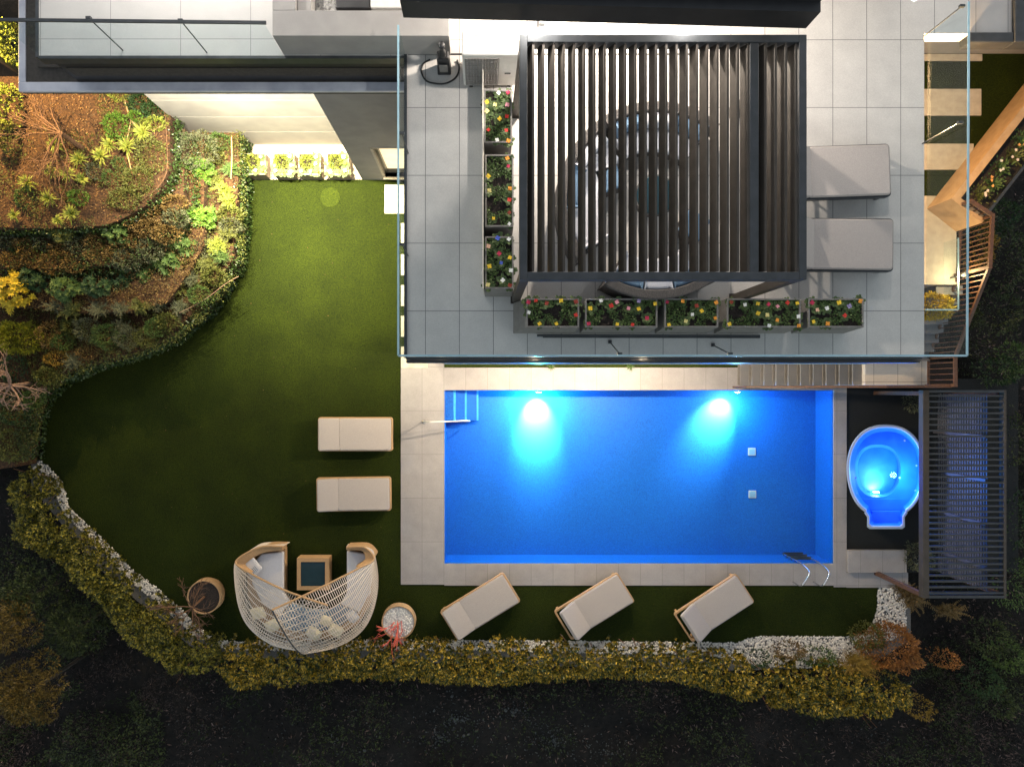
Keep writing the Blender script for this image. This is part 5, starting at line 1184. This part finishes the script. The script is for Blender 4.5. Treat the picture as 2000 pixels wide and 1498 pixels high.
for k, (x, y) in enumerate(es_):
    st__ = ('feather', 'leafy', 'fine')[k % 3]
    shrub("edging_shrub", "bushy edging shrub just inside the ivy wall, number %s counted down the slope" % (ORD + ["nineteenth", "twentieth", "twenty first", "last"])[k], "shrub", x, y, .9, rnd(17, 24), rnd(.35, .5), 800, .06, .022 if st__ != 'leafy' else .035, st__, ('mid', 'olive', 'grey', 'mid', 'olive')[k % 5] if y < 520 else ('grey', 'olive', 'mid')[k % 3], "edging shrubs behind the ivy wall", ry=rnd(15, 20))
# ================================================================== PEBBLE BORDERS
def strip_pebbles(name, label, outer, inner, z_, dens_, r0, r1):
    poly = [P2(*p) for p in outer] + [P2(*p) for p in inner][::-1]; xs_ = [p[0] for p in poly]; ys_ = [p[1] for p in poly]; A = (max(xs_) - min(xs_)) * (max(ys_) - min(ys_)); mb = MB()
    for _ in range(int(A * dens_)):
        x, y = rnd(min(xs_), max(xs_)), rnd(min(ys_), max(ys_))
        if inpoly(x, y, poly): mb.pebble((x, y, z_ + rnd(-.012, .012)), rnd(r0, r1), .7)
    o = mb.build(name, M['pebble']); return tag(o, label, "pebbles", kind="stuff")
bdm = mat("grey_bedding", (.10, .10, .10), (.16, .16, .16), 30, .9)
edge_w = [(78, 897), (100, 916), (122, 943), (132, 972), (134, 988), (160, 1014), (205, 1056), (255, 1108), (305, 1146), (355, 1190), (392, 1228), (416, 1244), (440, 1251)]
in_w = [(64, 915), (84, 938), (106, 962), (116, 985), (124, 1003), (155, 1035), (190, 1072), (232, 1115), (278, 1155), (332, 1200), (376, 1240), (408, 1260), (440, 1266)]
strip_pebbles("pebble_border", "white pebbles edging the left side of the lawn along the hedge", edge_w, in_w, -.02, 800, .022, .038)
edge_s = [(440, 1251), (560, 1251), (760, 1249), (1000, 1250), (1180, 1251), (1380, 1254), (1440, 1254), (1462, 1246), (1480, 1242), (1665, 1242), (1690, 1235)]
in_s = [(440, 1268), (560, 1270), (760, 1268), (1000, 1272), (1180, 1276), (1380, 1278), (1440, 1290), (1480, 1300), (1560, 1305), (1665, 1300), (1700, 1280)]
strip_pebbles("pebble_border", "white pebbles between the lower lawn strip and the hedge", edge_s, in_s, -.02, 800, .022, .038)
strip_pebbles("pebble_border", "white pebble patch at the right end of the lower lawn strip", [(1716, 1146), (1714, 1160), (1713, 1190), (1704, 1215), (1690, 1236), (1680, 1250)], [(1760, 1144), (1770, 1165), (1772, 1190), (1770, 1220), (1766, 1240), (1740, 1250)], -.02, 800, .022, .038)
mb = MB(); mb.prism([P2(*p) for p in [(60, 905)] + edge_w + edge_s[1:] + [(1714, 1150), (1780, 1140), (1780, 1250), (1700, 1300), (1440, 1310), (440, 1285), (370, 1262), (180, 1100), (60, 950)]], -1.2, -.03)
o = mb.build("pebble_bed", bdm); struct(o)
# ================================================================== HEDGES
def hedge(label, poly, ztop, n, L, W, m, seed, flat=.0, name="hedge"):
    """clipped hedge: leaf rosettes spread over a lumpy top and its sides; bare stems underneath"""
    pw = [P2(*p, ztop) for p in poly]; xs_ = [p[0] for p in pw]; ys_ = [p[1] for p in pw]; mb = MB(); cnt = 0; core = MB(); tries = 0
    cen = Vector((sum(xs_) / len(xs_), sum(ys_) / len(ys_), 0)); t = thing(name, label, "hedge", (cen.x, cen.y, -.9))
    def edge_d(x, y):
        best = 9
        for i in range(len(pw)):
            a_, b_ = Vector(pw[i]), Vector(pw[(i + 1) % len(pw)]); ab = b_ - a_; tt = max(0, min(1, (Vector((x, y)) - a_).dot(ab) / ab.length_squared)); best = min(best, (a_ + ab * tt - Vector((x, y))).length)
        return best
    while cnt < n and tries < n * 8:
        tries += 1; x, y = rnd(min(xs_), max(xs_)), rnd(min(ys_), max(ys_))
        if not inpoly(x, y, pw): continue
        e_ = edge_d(x, y)
        if e_ < .32 and noise.noise(Vector((x * 1.7, y * 1.7, seed + 9))) + .6 * noise.noise(Vector((x * 5, y * 5, seed + 4))) > e_ * 1.5 - .12: continue
        nz = noise.noise(Vector((x * 1.1, y * 1.1, seed))) * .30 + noise.noise(Vector((x * 3.5, y * 3.5, seed))) * .20
        z_ = ztop - .55 * max(0, 1 - e_ / .45) ** 2 * 1.0 + nz - rnd(0, .12)
        if e_ < .35 and random.random() < .35: z_ -= rnd(.1, .6)
        if nz < -.17 and random.random() < .6: continue
        cnt += 1; p = Vector((x, y, z_)); ax_ = (Vector((0, 0, 1)) + rdir() * .45).normalized(); u = ax_.cross(Vector((1, .3, 0))).normalized(); v = ax_.cross(u); s0 = rnd(0, 6); sz_ = rnd(.7, 1.2)
        for j in range(7):
            a_ = s0 + j * 2.4; dd = (u * math.cos(a_) + v * math.sin(a_) + ax_ * rnd(.2, 1.0)).normalized(); mb.leaf(p, dd, dd.cross(ax_).normalized(), L * sz_ * rnd(.8, 1.15), W * sz_, .2)
    mb.build("foliage", LF[m], t); st_ = MB()
    for _ in range(int(n / 45)):
        x, y = rnd(min(xs_), max(xs_)), rnd(min(ys_), max(ys_))
        if inpoly(x, y, pw): st_.tube([(x, y, -1), (x + rnd(-.1, .1), y + rnd(-.1, .1), -.3), (x + rnd(-.2, .2), y + rnd(-.2, .2), ztop - .15)], .022, 5, .01)
    q_ = st_.build("stems", M['bark2'], t); q_["kind"] = "stuff"; return t
hedge("long leafy hedge with painted golden lamplight along the bottom of the pool garden", [(440, 1256), (560, 1262), (740, 1260), (900, 1259), (1100, 1260), (1300, 1262), (1390, 1272), (1450, 1288), (1560, 1298), (1660, 1302), (1720, 1330), (1800, 1350), (1810, 1400), (1700, 1420), (1600, 1412), (1500, 1395), (1400, 1365), (1340, 1345), (1200, 1345), (1000, 1352), (800, 1350), (700, 1340), (560, 1355), (450, 1365), (400, 1320)], .75, 6200, .09, .040, 'hedge', 3)
hedge("slanting leafy hedge following the pebbles on the left of the lawn", [(0, 915), (60, 912), (96, 950), (106, 980), (114, 1000), (148, 1036), (225, 1112), (300, 1176), (368, 1234), (440, 1258), (400, 1330), (330, 1330), (270, 1290), (200, 1225), (140, 1150), (90, 1110), (40, 1080), (0, 1060)], .75, 4600, .08, .036, 'hedge2', 5)
# plants at the right end
PR = [
 (1745, 1268, -.1, 56, 1.0, 4200, .07, .035, 'leafy', 'orange', 46, "bright orange brown juniper bush at the right end of the hedge"),
 (1700, 1245, -.1, 30, .8, 1300, .07, .03, 'leafy', 'olive', 24, "olive bush behind the orange juniper on the pebbles"),
 (1678, 1298, .0, 62, .8, 1500, .17, .014, 'feather', 'gold', 34, "long plume like feathery conifer between hedge and orange bush"),
 (1545, 1272, -.05, 30, .6, 700, .06, .03, 'leafy', 'amber', 16, "reddish brown low shrub growing out of the pebbles"),
 (1600, 1285, -.05, 34, .6, 800, .06, .03, 'leafy', 'mid', 18, "dark green low shrub on the pebbles beside the reddish one"),
 (1480, 1290, -.05, 26, .6, 500, .06, .03, 'leafy', 'deep', 16, "dark low shrub on the pebbles nearest the hedge"),
 (1790, 1175, -.2, 40, .8, 1200, .08, .03, 'feather', 'amber', 26, "dark brown fern like bush below the corner post of the slatted pergola"),
 (1765, 1150, -.2, 26, .5, 700, .07, .03, 'feather', 'amber', 16, "small brown fern beside the leaning post"),
 (1860, 1195, -.6, 42, .7, 900, .09, .03, 'feather', 'amber', 18, "rust tinged fern under the end of the slatted pergola"),
 (1850, 1290, -.6, 26, .7, 500, .06, .03, 'leafy', 'orange', 16, "small orange sprig right of the orange juniper"),
 (1800, 1385, -.6, 26, .7, 450, .07, .03, 'leafy', 'gold', 20, "lone yellowish bush at the lower right"),
 (1945, 1250, -.6, 34, 1.0, 700, .08, .04, 'leafy', 'dark', 34, "dark bush right of the pergola end"),
 (1975, 1285, -.6, 34, 1.0, 700, .08, .04, 'leafy', 'mid', 28, "dim green bush at the right edge, lower"),
 (1925, 1330, -.6, 30, .9, 600, .08, .04, 'leafy', 'deep', 34, "dim green bush low at the right, second from the edge"),
 (1960, 1380, -.6, 26, .9, 500, .08, .04, 'leafy', 'dark', 26, "lowest dark bush on the right edge"),
 (1990, 1020, -.6, 24, 1.2, 700, .09, .04, 'leafy', 'deep', 60, "tall dark bush right of the slatted pergola"),
 (1985, 1140, -.6, 26, 1.1, 600, .09, .04, 'leafy', 'mid', 50, "greenish bush right of the pergola's lower corner"),
 (1985, 860, -.6, 22, 1.2, 600, .09, .04, 'leafy', 'dark', 60, "dark bush right of the pergola's upper half"),
 (1960, 725, -.2, 34, 1.0, 800, .08, .04, 'leafy', 'deep', 28, "dim green bush above the slatted pergola"),
 (1990, 700, -.2, 30, 1.0, 700, .08, .04, 'leafy', 'mid', 30, "green bush at the right edge above the pergola"),
 (1955, 420, 2.0, 30, 1.2, 900, .07, .035, 'leafy', 'deep', 34, "dim bush behind the bend of the wooden railing"),
 (1915, 470, 2.2, 34, .9, 1300, .06, .03, 'leafy', 'gold', 52, "golden lit bush seen through the wooden railing"),
 (1985, 500, 1.2, 34, 1.2, 800, .08, .04, 'leafy', 'dark', 60, "dark bush at the right edge beyond the railing"),
 (1895, 620, .6, 20, .9, 400, .07, .03, 'leafy', 'dark', 26, "dim bush outside the sloping part of the railing"),
 (1960, 610, .6, 40, .9, 800, .09, .03, 'leafy', 'dark', 40, "wide dark bush at the right beyond the steps"),
 (1824, 598, 2.2, 40, .6, 2600, .06, .035, 'leafy', 'yellow', 24, "bright yellow conifer beside the glass barrier at the steps"),
 (1795, 785, -.02, 20, .6, 900, .06, .03, 'leafy', 'grey', 20, "round bush lit blue at the top corner of the spa area"),
 (1800, 1090, -.02, 24, .7, 1100, .06, .03, 'leafy', 'grey', 26, "round purplish bush beside the lower paving slab"),
]
for (px, py, z0_, r_, h_, n_, L_, W_, st_, mt, ry_, lab) in PR:
    if mt == 'yellow': z0_ = 2.95
    shrub("shrub", lab, "shrub", px, py, z0_, r_, h_, n_, L_, W_, st_, mt, None, ry=ry_, stem=(st_ == 'rosette'))
# left bottom trees
def conifer(label, px, py, ztop, rpx, m, n=9):
    c = P(px, py, ztop); t = thing("conifer_tree", label, "tree", (c.x, c.y, -1)); mb = MB()
    for k in range(n):
        a_ = k * 2.4; q = rpx / SC(ztop) * math.sqrt((k + .3) / n); cc = Vector((c.x + q * math.cos(a_), c.y + q * math.sin(a_), ztop - .25 * k / n * 4)); s_ = shrub_mesh(cc, .34, .34, .22, 420, .085, .03, 'leafy', .3, k); mb.add(s_.v, s_.f)
    mb.build("crown", LF[m], t); m_ = MB(); m_.tube([(c.x, c.y, -1.2), (c.x + .05, c.y, ztop - .4)], .06, 8, .03); m_.build("trunk", M['fascia'], t)
conifer("yellow tipped conifer at the lower left corner", 28, 1370, 2.2, 52, 'golddim', 12)
conifer("dim yellow conifer at the left edge above the corner one", -4, 1235, 2.0, 34, 'golddim', 7)
conifer("dark conifer at the left edge below the slanting hedge", 40, 1170, 1.2, 48, 'dark', 9)
conifer("dark conifer lower left of the slanting hedge", 130, 1235, .9, 52, 'dark', 10)
# small plants in the grass strip whose shadows fall on the deck
for k, (x, y) in enumerate(((1076, 716), (1232, 716))): shrub("yucca", ["small spiky plant in the grass strip, left of the other one", "small spiky plant in the grass strip nearer the stairs"][k], "plant", x, y, .03, 12, .3, 34, .1, .02, 'spiky', 'mid', "spiky plants in the grass strip")
# scrub and stones over the rough ground
def gz(x, y): return -1.05 + .28 * noise.noise(Vector((x * .5, y * .5, 0))) + .12 * noise.noise(Vector((x * 2, y * 2, 3))) + .04 * max(0, -y - 6)
mb = MB(); mg = MB()
for _ in range(52000):
    px, py = rnd(-60, 2060), rnd(880, 1560)
    if random.random() < .25: px, py = rnd(1820, 2080), rnd(150, 1500)
    c = P(px, py, -1); 
    if py < 1250 and 430 < px < 1820: continue
    d1 = noise.noise(Vector((c.x * .7, c.y * .7, 7)))
    if d1 < -.08 and random.random() < .7: continue
    z_ = gz(c.x, c.y); g_ = d1 > .12; h_ = .25 if g_ else .12
    dd = (rdir() + Vector((0, 0, .8))).normalized(); (mg if g_ else mb).leaf(Vector((c.x, c.y, z_ + rnd(0, h_))), dd, dd.cross(rdir()).normalized(), rnd(.05, .16), rnd(.012, .04))
tag(mb.build("dry_scrub", LF['scrub']), "dry brushwood covering the dark slope outside the garden", "scrub", kind="stuff")
tag(mg.build("ground_cover", LF['scrubg']), "dim green weeds growing in patches on the dark slope", "weeds", kind="stuff")
for (mk, lab, sd_, thr) in (('dark', "dark green undergrowth below and beside the garden hedge", 11, .02), ('dusk', "brownish leafless undergrowth on the dark slope", 23, .06)):
    mb = MB()
    for _ in range(34000):
        px, py = (rnd(-60, 2060), rnd(1290, 1540)) if random.random() < .5 else ((rnd(-60, 330), rnd(1050, 1540)) if random.random() < .6 else (rnd(1830, 2080), rnd(380, 1500)))
        c = P(px, py, -.7)
        if px > 1750 and 700 < py < 1180 and px < 1985: continue
        nz = noise.noise(Vector((c.x * .55, c.y * .55, sd_))) + .5 * noise.noise(Vector((c.x * 1.7, c.y * 1.7, sd_)))
        if nz < thr or (760 < px < 1240 and 1360 < py < 1500 and random.random() < .8): continue
        hh = min(.9, .25 + 1.6 * (nz - thr)); p = Vector((c.x, c.y, gz(c.x, c.y) + hh * rnd(.3, 1))); dd = (rdir() + Vector((0, 0, .5))).normalized()
        for q in range(2): d2 = (dd + rdir() * .7).normalized(); mb.leaf(p + rdir() * .05, d2, d2.cross(rdir()).normalized(), rnd(.05, .12), rnd(.02, .045) if mk == 'dark' else rnd(.006, .02), .1)
    tag(mb.build("undergrowth", LF[mk]), lab, "undergrowth", kind="stuff")
mb = MB()
for (px, py, r_, n_) in ((890, 1400, 90, 240), (1080, 1440, 80, 240), (1010, 1380, 60, 120), (860, 1440, 60, 120), (1180, 1460, 120, 160), (650, 1430, 160, 120), (1900, 690, 60, 50), (1700, 1430, 160, 80), (400, 1420, 200, 80)):
    for _ in range(n_):
        a_ = rnd(0, 6.28); q = abs(random.gauss(0, .6)) * r_; c = P(px + q * math.cos(a_), py + q * math.sin(a_) * .6, -1); mb.pebble((c.x, c.y, gz(c.x, c.y) + .02), rnd(.010, .028) * (2.2 if random.random() < .04 else 1), .7)
tag(mb.build("rubble", M['stone']), "grey stones scattered over the bare patches of the dark slope", "stones", kind="stuff")
lv = MB()
for _ in range(260):
    px, py = rnd(110, 1690), rnd(370, 1245); c = P(px, py, .008)
    if not inpoly(px, py, lawn_w + lawn_s + [(1700, 1150), (800, 1150), (775, 420), (490, 372)]): continue
    dd = Vector((rnd(-1, 1), rnd(-1, 1), rnd(0, .3))).normalized(); lv.leaf(c, dd, dd.cross(Vector((0, 0, 1))).normalized(), rnd(.015, .035), rnd(.01, .018))
tag(lv.build("fallen_leaves", LF['litter']), "a few tiny dry leaves blown over the lawn", "leaves", kind="stuff")
# round turf cover in the lawn
c = P(645, 386, 0); t = MB(); t.lathe([(.0, .006), (.27, .006), (.275, -.003)], c.x, c.y, 40); o = t.build("turf_lid", M['lawn2']); tag(o, "round lighter green cover set in the lawn below the beige planters", "cover")
# ================================================================== LAMPS OF THE HOUSE
def lampthing(label, loc, group):
    t = thing("wall_lamp", label, "lamp", loc, group=group)
    x, y, z_ = loc; MB().lathe([(.0, z_ + .05), (.05, z_ + .05), (.05, z_ - .03), (.0, z_ - .03)], x, y, 14).build("housing", M['alu'], t)
    return t
WARM = (1, .80, .55); NEU = (1, .93, .84)
# over the lit wall and beige planters
for k, x in enumerate((-7.0, -5.6, -4.2)):
    t = lampthing("downlight under the zinc ledge, %s one of three" % ("left", "middle", "right")[k], (x, 6.02, 5.66), "downlights over the beige planters")
    light("downlight", 'SPOT', (x, 5.98, 5.58), 950, (1, .88, .64), t, .05, (x + .15, 5.35, 0), 118, 1)
for k, x in enumerate((-5.9, -3.9)):  # added fill lamps, brighten the lawn while sparing the wall
    t = lampthing("added lawn fill light under the zinc ledge, %s one" % ("left", "right")[k], (x, 5.84, 5.66), "added fill lights over the lawn")
    light("lawn_fill", 'SPOT', (x, 5.82, 5.58), 2500, (1, .86, .50), t, .05, (x + .4, 4.35, 0), 78, 1)
# wall washers on the top balcony
t = lampthing("lamp on the balcony wall at the upper left", (-5.4, 8.9, 9.2), "balcony lamps")
light("balcony_light", 'POINT', (-5.4, 8.8, 9.1), 230, NEU, t, .06)
t = lampthing("second lamp on the balcony wall, nearer the terrace", (-3.4, 8.9, 9.2), "balcony lamps")
light("balcony_light", 'POINT', (-3.4, 8.8, 9.1), 110, NEU, t, .06)
# garden lamp
t = lampthing("garden flood lamp beyond the left end of the house", (-11.4, 7.8, 5.2), None)
MB().bar((-11.4, 7.8, 0), (-11.4, 7.8, 5.15), .08, .08).build("post", M['alu'], t)
light("garden_light", 'POINT', (-11.2, 7.6, 5.2), 1150, (1, .68, .28), t, .08)
# terrace lamps under the black canopy
for k, (x, e_) in enumerate(((.75, 95), (2.9, 55), (5.9, 45))):
    t = lampthing(["canopy downlight over the air conditioner", "canopy downlight over the pergola", "canopy downlight over the tiles right of the pergola"][k], (x, 5.35, 9.90), "canopy downlights")
    light("canopy_light", 'POINT', (x, 5.3, 9.80), e_, NEU, t, .05)
t = lampthing("wall lamp on the upper facade lighting the floor under the louvres", (2.1, 6.99, 8.8), None)
light("wall_light", 'POINT', (2.1, 6.75, 8.7), 560, (1, .88, .74), t, .06)
# facade lamps under the terrace front
for k, (x, e_) in enumerate(((1.2, 400), (3.7, 420), (-.9, 22))):
    t = lampthing(["left façade lamp under the terrace front above the pool", "right façade lamp under the terrace front above the pool", "corner façade lamp under the terrace front by the lawn"][k], (x, .75, 3.3), "facade lamps under the terrace")
    light("facade_light", 'POINT', (x, .56, 3.2), e_, WARM, t, .08)
t = lampthing("added small fill light on the steps beside the yellow conifer", (10.72, 2.55, 3.75), None)  # added lamp that brightens the yellow conifer
MB().bar((10.72, 2.55, ZM), (10.72, 2.55, 3.72), .03, .03).build("post", M['alu'], t)
light("step_fill", 'POINT', (10.62, 2.5, 3.85), 26, (1, .72, .36), t, .05)
# side lawn lamp
t = lampthing("lamp under the terrace edge over the side lawn slabs", (7.93, 5.2, 6.55), None)
light("side_light", 'POINT', (8.05, 5.2, 6.45), 340, (1, .64, .30), t, .06)
